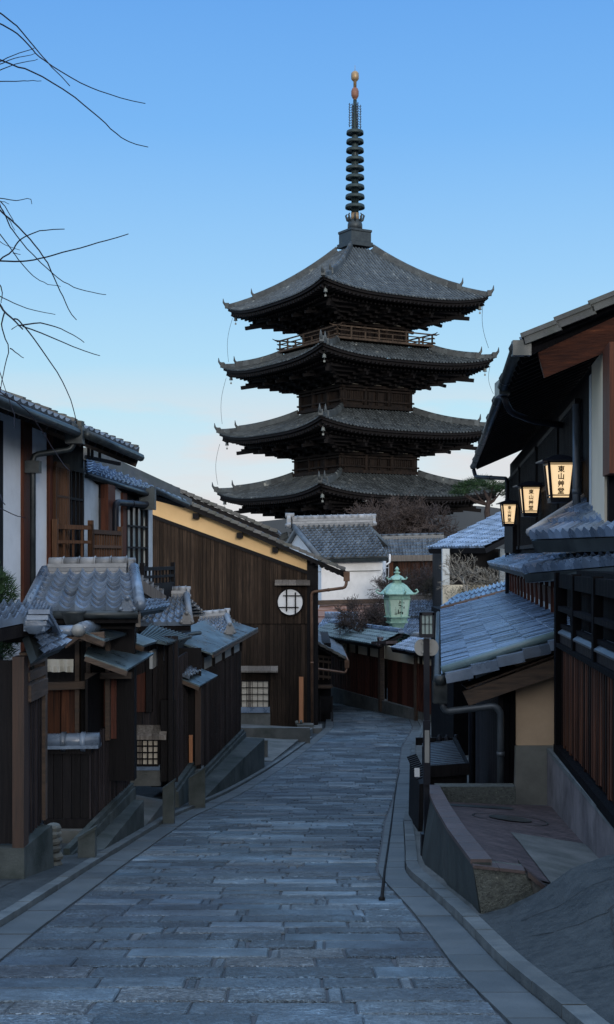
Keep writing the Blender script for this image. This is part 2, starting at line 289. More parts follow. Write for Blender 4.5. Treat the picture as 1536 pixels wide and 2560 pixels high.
#INSERT_LIB
# ------------------------------------------------------------------ builders shared by the houses
def lerp(a,b,t): return a+(b-a)*t
SP=[(0,.42),(.12,.16),(.30,0),(.50,.06),(.66,.42),(.78,.88),(.88,1.0),(1.0,.42)]
RP=[(0,0),(.30,0),(.36,.45),(.5,1.0),(.64,.45),(.70,0),(1,0)]
WP=[(0,0),(.17,.25),(.33,.75),(.5,1),(.67,.75),(.83,.25),(1,0)]
TP=[(0,1),(.08,.62),(.2,.32),(.35,.08),(.5,0),(.65,.08),(.8,.32),(.92,.62),(1,1)]
FP=[(0,.15),(.03,0),(.5,0),(.97,0),(1,.15)]
def tiles(mb, q, nc, nr, amp=.045, step=.03, prof=SP, sag=0.0):
    eL,eR,rR,rL=[V(p) for p in q]
    nrm=(eR-eL).cross(rL-eL).normalized()
    if nrm.z<0: nrm=-nrm
    def P(u,v): 
        p=lerp(lerp(eL,eR,u),lerp(rL,rR,u),v); p.z-=sag*4*v*(1-v); return p
    for r in range(nr):
        for c in range(nc):
            mb.rnd(); v0=r/nr; v1=(r+1.06)/nr; j=random.uniform(-.004,.004)
            lo=[];hi=[];b=[]
            for (s,h) in prof:
                u=(c+s)/nc
                lo.append(P(u,v0)+nrm*(h*amp+step+j)); hi.append(P(u,min(v1,1.0))+nrm*(h*amp+j)); b.append(P(u,v0)+nrm*(-.01 if r else -.03))
            k=len(prof); vs=lo+hi
            mb.sm=True; mb.raw(vs,[(i,i+1,k+i+1,k+i) for i in range(k-1)]); mb.sm=False
            mb.raw(lo+b,[(i+1,i,k+i,k+i+1) for i in range(k-1)])
def slabq(mb, q, off, th, ext=0):
    eL,eR,rR,rL=[V(p) for p in q]
    nrm=(eR-eL).cross(rL-eL).normalized()
    if nrm.z<0: nrm=-nrm
    a=[p+nrm*off for p in (eL,eR,rR,rL)]; b=[p-nrm*th for p in a]; mb.hexa(b,a)
def ridge(mb, p0, p1, wd=.22, ht=.22, roll=.07, layers=3, segs=6):
    p0=V(p0);p1=V(p1)
    for i in range(layers):
        mb.rnd(); z=(i+.5)*ht/layers; k=wd*(1-.18*i/layers)*(1 if i%2==0 else 1.12)
        mb.beam(p0+V((0,0,z)),p1+V((0,0,z)),k,ht/layers*.92)
    for i in range(segs):
        mb.rnd(); a=lerp(p0,p1,i/segs+.004); b=lerp(p0,p1,(i+1)/segs-.004); z=V((0,0,ht+roll*.2))
        mb.tube([a+z,b+z],roll,8); mb.tube([b+z-(b-a)*.06,b+z],roll*1.22,8)
def oni(mb, p, dirv, s=.3):     # ridge-end ornament: shouldered plate with a rolled crown
    p=V(p); d=V(dirv).normalized(); r=d.cross(V((0,0,1))).normalized()
    sh=[(-.5,0),(.5,0),(.62,.25),(.42,.45),(.36,.75),(.18,1.0),(-.18,1.0),(-.36,.75),(-.42,.45),(-.62,.25)]
    a=[p+r*(x*s)+V((0,0,y*s)) for x,y in sh]; mb.rnd(); mb.hexa(a,[q+d*s*.28 for q in a])
    mb.tube([p+V((0,0,s*.98))-d*s*.3,p+V((0,0,s*.98))+d*s*.38],s*.2,8)
    for x in (-.48,.48): mb.tube([p+r*(x*s)+V((0,0,s*.18))+d*s*.1,p+r*(x*s)+V((0,0,s*.18))+d*s*.36],s*.16,7)
def boards(mb, p0, p1, zb, zt, wd=.12, th=.025, gap=.006, batten=0, jit=.004, side=None):
    p0=V(p0); p1=V(p1); d=V((p1.x-p0.x,p1.y-p0.y,0)); Lh=d.length; d.normalize()
    nr=V((d.y,-d.x,0)) if side is None else V(side)
    n=max(1,int(round(Lh/wd)))
    f=(lambda z,t: lerp(z[0],z[1],t)) 
    for i in range(n):
        mb.rnd(); t0=i/n; t1=(i+1)/n; g=gap/Lh; o=nr*random.uniform(-jit,jit)
        a=V((p0.x,p0.y,0))+d*(Lh*(t0+g)); b=V((p0.x,p0.y,0))+d*(Lh*(t1-g)); a+=o; b+=o
        lo=[a+V((0,0,f(zb,t0))), b+V((0,0,f(zb,t1)))]; hi=[a+V((0,0,f(zt,t0))), b+V((0,0,f(zt,t1)))]
        fr=[lo[0],lo[1],hi[1],hi[0]]; mb.hexa([q-nr*th for q in fr],fr)
        if batten:
            mb.rnd(); m=a; fr=[m-d*batten/2,m+d*batten/2]; q=[fr[0]+V((0,0,f(zb,t0))),fr[1]+V((0,0,f(zb,t0))),fr[1]+V((0,0,f(zt,t0))),fr[0]+V((0,0,f(zt,t0)))]
            q=[k+nr*.002 for k in q]; mb.hexa(q,[k+nr*.022 for k in q])
def wallq(mb, q, th, toward=(0,1,0)):      # a wall face of four or more corners, with thickness behind it
    q=[V(p) for p in q]; t=V(toward)*th; mb.hexa([p+t for p in q], q)
def frame_grid(mb, q, nx, ny, w=.03, th=.04, edge=.06, toward=(0,-1,0)):
    bl,br,tr,tl=[V(p) for p in q]; P=lambda u,v: lerp(lerp(bl,br,u),lerp(tl,tr,u),v)
    up=V(toward)
    for i in range(nx+1):
        e=edge if i in (0,nx) else w; mb.rnd(); mb.beam(P(i/nx,0),P(i/nx,1),e,th,up)
    for j in range(ny+1):
        e=edge if j in (0,ny) else w; mb.rnd(); mb.beam(P(0,j/ny)+up*.003,P(1,j/ny)+up*.003,e,th,up)
def text_mesh(chars, size, pos, step, rotM, mat_, parent, origin, name='lettering', thick=.004):
    vs=[];fs=[]
    mb=MB()
    for i,ch in enumerate(chars):
        cu=bpy.data.curves.new('t','FONT'); cu.body=ch; cu.size=size; cu.align_x='CENTER'; cu.align_y='CENTER'; cu.extrude=thick/2; cu.offset=size*.028; cu.resolution_u=3
        ob=bpy.data.objects.new('t',cu); C.objects.link(ob); bpy.context.view_layer.update()
        dg=bpy.context.evaluated_depsgraph_get(); me=bpy.data.meshes.new_from_object(ob.evaluated_get(dg))
        mb.raw([V(pos)+rotM@(v.co+V((0,-i*step,0))) for v in me.vertices],[tuple(p.vertices) for p in me.polygons])
        bpy.data.objects.remove(ob); bpy.data.curves.remove(cu); bpy.data.meshes.remove(me)
    return mb
def cracks(name,lines,r,zf,mt='ink'):
    m=MB()
    for ln in lines:
        P=[]
        for (x0,y0),(x1,y1) in zip(ln,ln[1:]):
            for i in range(6): P.append((lerp(x0,x1,i/6)+random.uniform(-.02,.02),lerp(y0,y1,i/6)+random.uniform(-.02,.02)))
        P.append(ln[-1])
        for a,b in zip(P,P[1:]):
            d=V((b[0]-a[0],b[1]-a[1],0)); n=V((-d.y,d.x,0)); n=n.normalized()*r*random.uniform(.5,1.2)
            m.poly([V((a[0],a[1],zf(*a)))-n,V((b[0],b[1],zf(*b)))-n,V((b[0],b[1],zf(*b)))+n,V((a[0],a[1],zf(*a)))+n])
    return m
def pipe(mb, pts, r, n=8, bands=True):
    pts=[V(p) for p in pts]; sm=[pts[0]]
    for i in range(1,len(pts)-1):
        a=(pts[i-1]-pts[i]); b=(pts[i+1]-pts[i]); k=min(r*2.2,a.length*.4,b.length*.4)
        A1=pts[i]+a.normalized()*k; B1=pts[i]+b.normalized()*k
        sm+= [A1, (A1+B1)/4+pts[i]/2, B1]
    sm.append(pts[-1]); mb.tube(sm,r,n)
    if bands:
        for i in range(len(pts)-1):
            if (pts[i+1]-pts[i]).length>r*14:
                m=lerp(pts[i],pts[i+1],.5); dd=(pts[i+1]-pts[i]).normalized(); mb.tube([m-dd*r*.6,m+dd*r*.6],r*1.18,n)

# ------------------------------------------------------------------ the street
LK=[(4,-2.22),(8,-2.25),(14.5,-2.29),(22,-2.2),(30.5,-1.45),(37,-.80),(44,-.05),(50,.65),(56,.78),(70,.95)]
RK=[(4,1.50),(7,1.31),(8.1,1.20),(11.1,1.13),(13.8,1.0),(16,1.16),(21.2,1.51),(27.4,2.06),(35,2.66),(42.5,3.26),(50,4.2),(60,4.6),(70,4.6)]
lk=lambda d: sum(interp(LK,d+k) for k in (-.8,0,.8))/3
rk=lambda d: sum(interp(RK,d+k) for k in (-.5,0,.5))/3
def strip(mb, xa, xb, d0, d1, n, dz0, dz1=None, ty=None):
    if dz1 is None: dz1=dz0
    for i in range(n):
        a=lerp(d0,d1,i/n); b=lerp(d0,d1,(i+1)/n)
        mb.poly([(xa(a),a,gz(a)+dz0),(xb(a),a,gz(a)+dz1),(xb(b),b,gz(b)+dz1),(xa(b),b,gz(b)+dz0)])
g=MB(); ys=[-300,-70,-45,-25,-18,-12,-8,-5,-2,0,3,6,9,12,15,18,22,26,30,35,40,45,50,56,62,70,80,95,120,160,220,300,450,700,1200]
xs=[-900,-200,-60,-20,-6,-3,0,1.2,3,6,20,60,200,900]
vs=[];fs=[]
for y in ys:
    for x in xs: vs.append((x,y,gz(y)-.10))
nx=len(xs)
for j in range(len(ys)-1):
    for i in range(nx-1): fs.append((j*nx+i,j*nx+i+1,(j+1)*nx+i+1,(j+1)*nx+i))
g.raw(vs,fs); struct('ground', g, 'asphalt')
b_=MB(); strip(b_, lambda d: lk(d)+.28, lambda d: rk(d)-.26, 3.5, 62, 90, -.014); struct('road_bedding', b_, 'joint_mortar')
st=MB(); d=4.0; row=0
while d<62:
    dep=random.uniform(.27,.37) if d<30 else .45
    xl=lk(d)+.32; xr=rk(d)-.30; x=xl-random.uniform(0,.3)
    while x<xr:
        wd_=random.uniform(.42,.95); small = random.random()<.34
        x2=min(x+wd_,xr)
        if xr-x2<.12: x2=xr
        def stone(xa,xb,hh,inset=.006):
            xa=max(xa,xl); 
            if xb-xa<.03: return
            g1=.0065; y0=d+g1+random.uniform(-.006,.006); y1=d+dep-g1+random.uniform(-.006,.006); bv=.008
            sk=random.uniform(-.012,.012)
            za=hh+random.uniform(-.004,.004); tl=random.uniform(-.004,.004)
            bot=[(xa+g1,y0,gz(y0)-.03),(xb-g1,y0,gz(y0)-.03),(xb-g1+sk,y1,gz(y1)-.03),(xa+g1+sk,y1,gz(y1)-.03)]
            mid=[(p[0],p[1],gz(p[1])+za-bv+tl*(p[0]-xa)) for p in bot]
            cx=(xa+xb)/2; cy=(y0+y1)/2
            top=[(p[0]+(bv if p[0]<cx else -bv), p[1]+(bv if p[1]<cy else -bv), gz(p[1])+za+tl*(p[0]-xa)) for p in bot]
            st.rnd(); n=len(st.v); st.raw(bot+mid+top,[(0,1,5,4),(1,2,6,5),(2,3,7,6),(3,0,4,7),(4,5,9,8),(5,6,10,9),(6,7,11,10),(7,4,8,11),(8,9,10,11)])
        stone(x,x2,0)
        x=x2
        if small and x<xr-.2:
            sw=random.uniform(.06,.10); stone(x,x+sw,-.004); x+=sw
    d+=dep; row+=1
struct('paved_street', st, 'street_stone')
gs=MB()
def slabs(mb, xa, xb, d0, d1, L_, dz, th=.03):
    d=d0
    while d<d1:
        L2=L_*random.uniform(.9,1.1); e=min(d+L2,d1); mb.rnd(); a=d+.005; b=e-.005; j=random.uniform(-.003,.003)
        k=4
        for i in range(k):
            p=lerp(a,b,i/k); q=lerp(a,b,(i+1)/k)
            mb.hexa([(xa(p),p,gz(p)+dz-th),(xb(p),p,gz(p)+dz-th),(xb(q),q,gz(q)+dz-th),(xa(q),q,gz(q)+dz-th)],
                    [(xa(p),p,gz(p)+dz+j),(xb(p),p,gz(p)+dz+j),(xb(q),q,gz(q)+dz+j),(xa(q),q,gz(q)+dz+j)])
        d=e
slabs(gs, lambda d: lk(d)+.02, lambda d: lk(d)+.305, 4, 62, .62, .004)
slabs(gs, lambda d: rk(d)-.285, lambda d: rk(d)-.01, 4, 62, .62, .004)
struct('gutter_slabs', gs, 'gutter_slab')
kb=MB(); slabs(kb, lambda d: lk(d)-.10, lambda d: lk(d)+.008, 4, 46, .6, .05, .16); struct('kerb_left', kb, 'kerb_stone')
kb=MB(); slabs(kb, lambda d: rk(d), lambda d: rk(d)+.125, 4, 62, .6, .07, .17); struct('kerb_right', kb, 'kerb_stone')
# verge strips beyond the kerbs
vg=MB(); strip(vg, lambda d: lk(d)-2.6, lambda d: lk(d)-.098, 3.5, 46, 60, .05,.045); struct('verge_left', vg, 'asphalt')
vg=MB(); strip(vg, lambda d: rk(d)+.123, lambda d: rk(d)+.5 if d<16.5 else 2.52+.10*(d-17.15), 3.5, 60, 80, .05); struct('verge_right', vg, 'concrete')
# raised drive at lower right
dr=MB()
crest=[(1.36,10.2,-2.73),(1.56,10.15,-2.66),(1.80,10.1,-2.53),(2.03,10.0,-2.33),(2.28,9.9,-2.21),(3.0,9.8,-2.05),(5.5,9.6,-1.8)]
rows=[]
for i in range(41):
    t=i/40; y=lerp(10.2,3.6,t); x0=rk(y)+.124
    r=[]
    for (cx_,cy_,cz_) in crest:
        dx=cx_-1.36; hgt=(cz_+2.73)*(1-t)**1.3+ (.16*min(dx,.8)+.03*dx)*t; r.append(V((x0+dx, y+(cy_-10.2)*(1-t), gz(y)+.06+hgt)))
    rows.append(r)
for a,b in zip(rows,rows[1:]):
    for k in range(6): dr.sm=True; dr.poly([a[k],a[k+1],b[k+1],b[k]])
dr.sm=False
top=rows[0]
for k in range(6): dr.poly([top[k],top[k+1],top[k+1]+V((0,.25,-.9)),top[k]+V((0,.25,-.9))])
struct('drive', dr, 'asphalt')
def drive_z(x,y):
    for a,b in zip(rows,rows[1:]):
        if b[0].y<=y<=a[0].y+1e-6:
            t=(a[0].y-y)/(a[0].y-b[0].y); L1=[lerp(p,q,t) for p,q in zip(a,b)]
            for p,q in zip(L1,L1[1:]):
                if x<=q.x: u=(x-p.x)/(q.x-p.x); return p.z+(q.z-p.z)*u+.006
            return L1[-1].z+.006
    return gz(y)+.07
ck=cracks('c',[[(1.45,8.9),(1.9,8.6),(2.6,8.9),(3.4,8.7)],[(1.9,8.6),(1.75,7.6),(1.95,6.6),(1.8,5.6)],[(1.5,7.7),(2.1,7.4),(3.0,7.6)],[(1.6,6.3),(2.3,6.1),(3.0,6.3)],[(1.5,9.5),(2.2,9.2),(3.0,9.3)]],.007,drive_z)
struct('drive_cracks', ck, 'crack_dark')
ck=cracks('c',[[(-2.4,9.5),(-2.75,11.5),(-2.7,13.5)],[(-2.75,11.5),(-3.2,12.2)]],.006,lambda x,y: gz(y)+.052)
struct('verge_cracks', ck, 'crack_dark')

# ------------------------------------------------------------------ the pagoda
PC=V((3.88,110,0)); PA=math.radians(14.4)
ef=V((-math.sin(PA),-math.cos(PA),0)); er=V((math.cos(PA),-math.sin(PA),0))
corners=[ef,er,-ef,-er]
def side(k):      # outward normal and tangent of side k (between corner k and k+1)
    a=corners[k]; b=corners[(k+1)%4]; n=(a+b).normalized(); t=(b-a).normalized(); return n,t
pg=Thing('pagoda','tall dark five-storey wooden pagoda with layered tiled roofs and ringed bronze spire','pagoda',(PC.x,PC.y,gz(110)))
def roof_pt(k,s,t,a,b,ze,rise,up,dz=0):
    n,tg=side(k); T=a-b; q=t/T; ss=min(1,abs(s)/(a-t+1e-6))
    z=ze+rise*(.62*q+.38*q*q)+up*(ss**3.2)*max(0,1-q)**1.6
    return PC+n*(a-t)+tg*s+V((0,0,z+dz))
def pagoda_roof(R, ze, b, rise, body, zb, up=.75, tier=''):
    a=R/math.sqrt(2); T=a-b
    mt=MB(); fa=MB(); so_=MB(); ra=MB()
    for k in range(4):
        NS,NT=20,6
        for i in range(NS):
            for j in range(NT):
                s0=-1+2*i/NS; s1=-1+2*(i+1)/NS; t0=T*j/NT; t1=T*(j+1)/NT
                mt.cr=.35; mt.sm=True
                mt.poly([roof_pt(k,s0*(a-t0),t0,a,b,ze,rise,up),roof_pt(k,s1*(a-t0),t0,a,b,ze,rise,up),roof_pt(k,s1*(a-t1),t1,a,b,ze,rise,up),roof_pt(k,s0*(a-t1),t1,a,b,ze,rise,up)])
        n,tg=side(k); m=int(2*a/.30); dx=2*a/m
        for i in range(m):
            s=-a+dx*(i+.5); tm=min(T, (a-abs(s))-.02)
            if tm<.15: continue
            seg=max(2,int(tm/.55)); 
            for j in range(seg):
                t0=-.05+(tm+.05)*j/seg; t1=-.05+(tm+.05)*(j+1)/seg; mt.rnd()
                ring=[]
                for tt,lift in ((t0,.03),(t1,0)):
                    p=roof_pt(k,s,max(0,tt),a,b,ze,rise,up,lift)+(n*(.05) if tt<0 else V((0,0,0)))
                    ring.append([p+tg*(-.085),p+tg*(-.05)+V((0,0,.075)),p+tg*.05+V((0,0,.075)),p+tg*.085])
                mt.sm=False
                for q in range(3): mt.poly([ring[0][q],ring[0][q+1],ring[1][q+1],ring[1][q]])
                mt.poly([ring[0][0]-V((0,0,.05)),ring[0][3]-V((0,0,.05)),ring[0][2],ring[0][1]])
        # eave edge boards, following the sweep of the eave
        for i in range(28):
            s0=(-1+2*i/28)*a; s1=(-1+2*(i+1)/28)*a
            for (z1,z2,ins,dp) in ((-.02,-.20,.06,.5),(-.20,-.42,.26,.6)):
                P=[roof_pt(k,s*(a-ins)/a,0,a,b,ze,rise,up)-n*ins for s in (s0,s1)]
                f=[P[0]+V((0,0,z1)),P[1]+V((0,0,z1)),P[1]+V((0,0,z2)),P[0]+V((0,0,z2))]; fa.cr=.5
                fa.hexa([q-n*dp for q in f],f)
            # soffit
            w0=body/math.sqrt(2)
            def sf(s,t):
                ss=min(1,abs(s)/(a-t)); return PC+n*(a-t)+tg*s+V((0,0,ze-.30+.06*t+up*ss**3.2*max(0,1-t/(a-w0))**1.5))
            for j in range(4):
                ta=.5+(a-w0-.5)*j/4; tb=.5+(a-w0-.5)*(j+1)/4
                so_.poly([sf(s0/a*(a-ta),ta),sf(s1/a*(a-ta),ta),sf(s1/a*(a-tb),tb),sf(s0/a*(a-tb),tb)])
        m=int(2*a/.36)
        for i in range(m):
            s=-a+2*a*(i+.5)/m
            for (ta,tb,dz,ww) in ((.12,1.6,-.44,.13),(1.1,3.4,-.60,.15)):
                te=min(tb,a-abs(s)-.05)
                if te-ta<.2: continue
                ss=abs(s)/a; 
                p0=PC+n*(a-ta)+tg*s+V((0,0,ze+dz+up*ss**3.2)); p1=PC+n*(a-te)+tg*s+V((0,0,ze+dz+.07*(te-ta)+up*ss**3.2*.7)); ra.rnd(); ra.beam(p0,p1,ww,.16)
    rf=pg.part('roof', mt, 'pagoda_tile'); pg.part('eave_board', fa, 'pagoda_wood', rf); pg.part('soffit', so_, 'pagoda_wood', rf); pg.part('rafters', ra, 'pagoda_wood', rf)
    # hips with upturned end tiles
    for k in range(4):
        hp=MB()
        def H(q,dz): 
            t=T*q; return roof_pt(k,-(a-t),t,a,b,ze,rise,up,dz)
        n1=8; ps=[H(.26+.74*i/n1,.16) for i in range(n1+1)]
        for p,q in zip(ps,ps[1:]): hp.rnd(); hp.beam(p,q,.30,.42); hp.tube([p+V((0,0,.22)),q+V((0,0,.22))],.12,6)
        ps=[H(.30*i/4,.10) for i in range(5)]
        for p,q in zip(ps,ps[1:]): hp.rnd(); hp.beam(p,q,.26,.26); hp.tube([p+V((0,0,.14)),q+V((0,0,.14))],.10,6)
        dirc=corners[k]
        for q,sz in ((.26,.62),(0.0,.55)):
            p=H(q,.12); hp.tube([p-dirc*.2+V((0,0,.1)),p+dirc*.12+V((0,0,.18)),p+dirc*.30+V((0,0,.36*sz/.5)),p+dirc*.34+V((0,0,.66*sz/.5))],[.17,.15,.09,.02],6)
            hp.cbox(p+V((0,0,.12)),.34,.34,.42)
        pg.part('hip_ridge', hp, 'pagoda_tile', rf)
    # bracket tiers stepping out from the wall head to the eave
    br=MB(); w0=body/math.sqrt(2); top=ze-.42; nt_=4; out_=min(3.4,(a-w0)*.62)
    for j in range(nt_):
        f=(j+1)/nt_; aj=w0+out_*f; z=lerp(zb+.15, top-.12, f)
        for k in range(4):
            n,tg=side(k); br.rnd(); br.beam(PC+n*aj-tg*(aj+.25)+V((0,0,z)), PC+n*aj+tg*(aj+.25)+V((0,0,z)), .20,.22)
            # closing board behind each tier
            zz=lerp(zb+.15, top-.12, (j)/nt_); br.poly([PC+n*(aj-.12)-tg*aj+V((0,0,z)),PC+n*(aj-.12)+tg*aj+V((0,0,z)),PC+n*(aj-out_/nt_-.1)+tg*(aj-out_/nt_)+V((0,0,zz)),PC+n*(aj-out_/nt_-.1)-tg*(aj-out_/nt_)+V((0,0,zz))])
            for c_ in (-.98,-.34,.34,.98):
                s=c_*w0; p=PC+tg*s+V((0,0,z-.20)); br.rnd(); br.beam(p+n*(w0-.1),p+n*(aj+.28),.22,.22)
                br.cbox(p+n*aj+V((0,0,.06)),.34,.34,.20, math.atan2(n.y,n.x))
                for e in (-.42,.42): br.cbox(p+n*aj+tg*e+V((0,0,.10)),.24,.24,.16, math.atan2(n.y,n.x))
                br.beam(p+n*aj-tg*.52,p+n*aj+tg*.52,.16,.15)
        for k in range(4):
            cdir=corners[k]; br.beam(PC+cdir*(body-.2)+V((0,0,z-.2)),PC+cdir*(aj*math.sqrt(2)+.5)+V((0,0,z-.2)),.24,.24)
    for k in range(4):
        n,tg=side(k); cdir=corners[k]
        for c_ in (-.98,-.34,.34,.98):
            p=PC+tg*(c_*w0); br.beam(p+n*(w0)+V((0,0,top-.05)), p+n*(w0+out_+.55)+V((0,0,top-.62)), .2,.24)
        br.beam(PC+cdir*body+V((0,0,top)), PC+cdir*(body+out_*1.45+.8)+V((0,0,top-.55)), .26,.28)
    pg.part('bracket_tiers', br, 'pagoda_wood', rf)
    for k in range(4):
        n,tg=side(k)
        for c_ in (-.66,0,.66):
            pl=MB(); c0=PC+n*(w0+.03)+tg*(c_*w0)+V((0,0,zb+.02))
            arc=[c0+tg*(x*.42)+V((0,0,h*.34)) for x,h in ((-1,0),(1,0),(.8,.5),(.45,.85),(0,1),(-.45,.85),(-.8,.5))]
            pl.hexa(arc,[q+n*.05 for q in arc])
            pg.part('plaster_infill', pl, 'plaster_cream', rf)
    # wind bells under the four corners
    bl=MB()
    for k in range(4):
        p=PC+corners[k]*(R-.75)+V((0,0,ze+up-.62)); bl.tube([p+V((0,0,.32)),p],.02,4)
        bl.lathe(p-V((0,0,.42)),[(.17,0),(.14,.06),(.12,.25),(.07,.38),(.01,.42)],8); bl.tube([p-V((0,0,.42)),p-V((0,0,.62))],.015,4); bl.cbox(p-V((0,0,.68)),.14,.02,.14)
        bell=pg.part('wind_bell', bl, 'bell', rf); bl=MB()
def pagoda_body(Rb, z0, z1):
    mb=MB(); w0=Rb/math.sqrt(2)
    for k in range(4):
        n,tg=side(k); mb.cr=.5
        q=[PC+n*(w0-.12)+tg*s+V((0,0,z)) for s,z in ((-w0+.12,z0),(w0-.12,z0),(w0-.12,z1),(-w0+.12,z1))]
        mb.poly(q)
        for (za,h,o) in ((z0+.10,.24,.06),(z1-.12,.24,.10),(z0+(z1-z0)*.32,.12,.0),(z1-.40,.12,.02)):
            mb.rnd(); mb.beam(PC+n*(w0+o)-tg*(w0+.25)+V((0,0,za)),PC+n*(w0+o)+tg*(w0+.25)+V((0,0,za)),.2,h)
        for c_ in (-.34,.34,-.97,.97):
            mb.rnd(); mb.tube([PC+n*(w0-.03)+tg*c_*w0+V((0,0,z0)),PC+n*(w0-.03)+tg*c_*w0+V((0,0,z1))],.19,8)
        for c0,c1 in ((-.90,-.42),(.42,.90)):
            mb.rnd()
            for s in (c0,c1): mb.beam(PC+n*(w0-.05)+tg*s*w0+V((0,0,z0+.4)),PC+n*(w0-.05)+tg*s*w0+V((0,0,z1-.4)),.08,.12,n)
            for i in range(9):
                s=lerp(c0,c1,(i+.5)/9); mb.beam(PC+n*(w0-.09)+tg*s*w0+V((0,0,z0+.4)),PC+n*(w0-.09)+tg*s*w0+V((0,0,z1-.4)),.05,.06,n)
        for s in (-.25,-.02,.02,.25): mb.beam(PC+n*(w0-.04)+tg*s*w0+V((0,0,z0+.2)),PC+n*(w0-.04)+tg*s*w0+V((0,0,z1-.3)),.07,.12,n)
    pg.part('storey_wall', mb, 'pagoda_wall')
pagoda_roof(10.85,19.75,1.05,4.9,4.3,18.15)
pagoda_roof(11.25,14.85,4.3,1.6,4.6,13.25)
pagoda_roof(11.6,9.45,3.36,2.0,5.0,7.95)
pagoda_roof(11.8,4.55,3.65,1.85,5.2,3.0)
pagoda_roof(12.4,-.5,4.0,2.0,5.3,-2.2)
pagoda_body(4.3,16.4,18.3); pagoda_body(4.6,11.6,13.4); pagoda_body(5.0,6.5,8.1); pagoda_body(5.2,1.3,3.1); pagoda_body(5.3,gz(110),-2.0)
# gallery with railing round the top storey
rl=MB(); a=6.3/math.sqrt(2)
for k in range(4):
    n,tg=side(k)
    rl.beam(PC+n*(a-.3)-tg*(a+.1)+V((0,0,16.72)),PC+n*(a-.3)+tg*(a+.1)+V((0,0,16.72)),1.0,.16)
    for z,t_,e in ((17.64,.10,.45),(17.33,.07,.25),(16.96,.10,.3)): rl.rnd(); rl.beam(PC+n*a-tg*(a+e)+V((0,0,z)),PC+n*a+tg*(a+e)+V((0,0,z)),.10,t_)
    for s in (-1,1): rl.tube([PC+n*a+tg*s*(a+.4)+V((0,0,17.64)),PC+n*a+tg*s*(a+.7)+V((0,0,17.74))],[.05,.03],5)
    for i in range(8): s=-a+2*a*i/7; rl.rnd(); rl.beam(PC+n*a+tg*s+V((0,0,16.75)),PC+n*a+tg*s+V((0,0,17.62 if i%7==0 or i%2 else 17.3)),.11,.11,n)
pg.part('railing', rl, 'pagoda_rail')
# spire
zz=lambda py: (HY-py)/F*110
spm=MB(); Wd=.52
spm.lathe(PC,[(.30*1.0,zz(533)),(.26,zz(345)),(.20,zz(330)),(.15,zz(250))],14); spire=pg.part('spire_shaft', spm, 'spire_bronze')
bx=MB(); h=1.33
bx.lathe(PC,[(h*1.12,zz(620)),(h*1.12,zz(610)),(h,zz(608)),(h,zz(585)),(h*1.06,zz(583)),(h*1.06,zz(578)),(h*.3,zz(575))],4, rot=math.atan2(ef.y,ef.x), smooth=False); pg.part('dew_basin', bx, 'dark_patina', spire)
dm=MB(); dm.lathe(PC,[(.60,zz(578)),(.60,zz(562)),(.52,zz(553)),(.34,zz(549))],16)
for i in range(8):
    a_=2*math.pi*i/8; dv=V((math.cos(a_),math.sin(a_),0)); p=PC+V((0,0,zz(555)))
    dm.tube([p+dv*.3,p+dv*.62+V((0,0,.12)),p+dv*.74+V((0,0,.5)),p+dv*.62+V((0,0,.62))],[.1,.1,.08,.04],5)
pg.part('lotus_base', dm, 'dark_patina', spire)
lg=MB(); lg.lathe(PC,[(.33,zz(552)),(.33,zz(533))],14); pg.part('gilt_collar', lg, 'spire_gold', spire)
for i,py in enumerate([517,492,468,443.5,421,399,376,354,331.5]):
    r=.80-.012*i*1.0; z=zz(py); m=MB(); hh=.155
    m.lathe(PC+V((0,0,z)),[(r-.06,-hh*.9),(r-.01,-hh),(r,-hh*.4),(r-.03,hh*.7),(r-.08,hh),(r-.13,hh*.8),(r-.10,0),(r-.06,-hh*.9)],20,caps=False)
    for q in range(8):
        a_=2*math.pi*q/8+.2; dv=V((math.cos(a_),math.sin(a_),0)); m.beam(PC+dv*.2+V((0,0,z)),PC+dv*(r-.1)+V((0,0,z)),.07,.09)
    m.lathe(PC+V((0,0,z)),[(.29,-.16),(.29,.16)],12); pg.part('spire_ring', m, 'spire_bronze', spire)
fl=MB()
for q in range(4):
    a_=2*math.pi*q/4+.45; dv=V((math.cos(a_),math.sin(a_),0)); n=9
    for off in (.26,.50):
        fl.tube([PC+dv*(off+.03*math.sin(i*2.1))+V((0,0,zz(320-60*i/n))) for i in range(n+1)],.035,5)
    for i in range(n): 
        z=zz(318-58*i/n); fl.tube([PC+dv*.12+V((0,0,z)),PC+dv*.3+V((0,0,z+.12)),PC+dv*.5+V((0,0,z+.02)),PC+dv*.60+V((0,0,z+.14))],[.035,.03,.03,.012],4)
pg.part('flame_ornament', fl, 'dark_patina', spire)
m=MB(); m.lathe(PC,[(.10,zz(262)),(.13,zz(248)),(.20,zz(246)),(.30,zz(240)),(.31,zz(228)),(.22,zz(221)),(.12,zz(219))],16); pg.part('dragon_wheel', m, 'spire_red', spire)
m=MB(); m.lathe(PC,[(.14,zz(250)),(.11,zz(244))],10); m.lathe(PC,[(.13,zz(222)),(.13,zz(204)),(.2,zz(202)),(.31,zz(198)),(.32,zz(190)),(.30,zz(183)),(.18,zz(179)),(.04,zz(177))],16); m.tube([PC+V((0,0,zz(178))),PC+V((0,0,zz(163)))],[.02,.012],5); pg.part('sacred_jewel', m, 'spire_gold', spire)
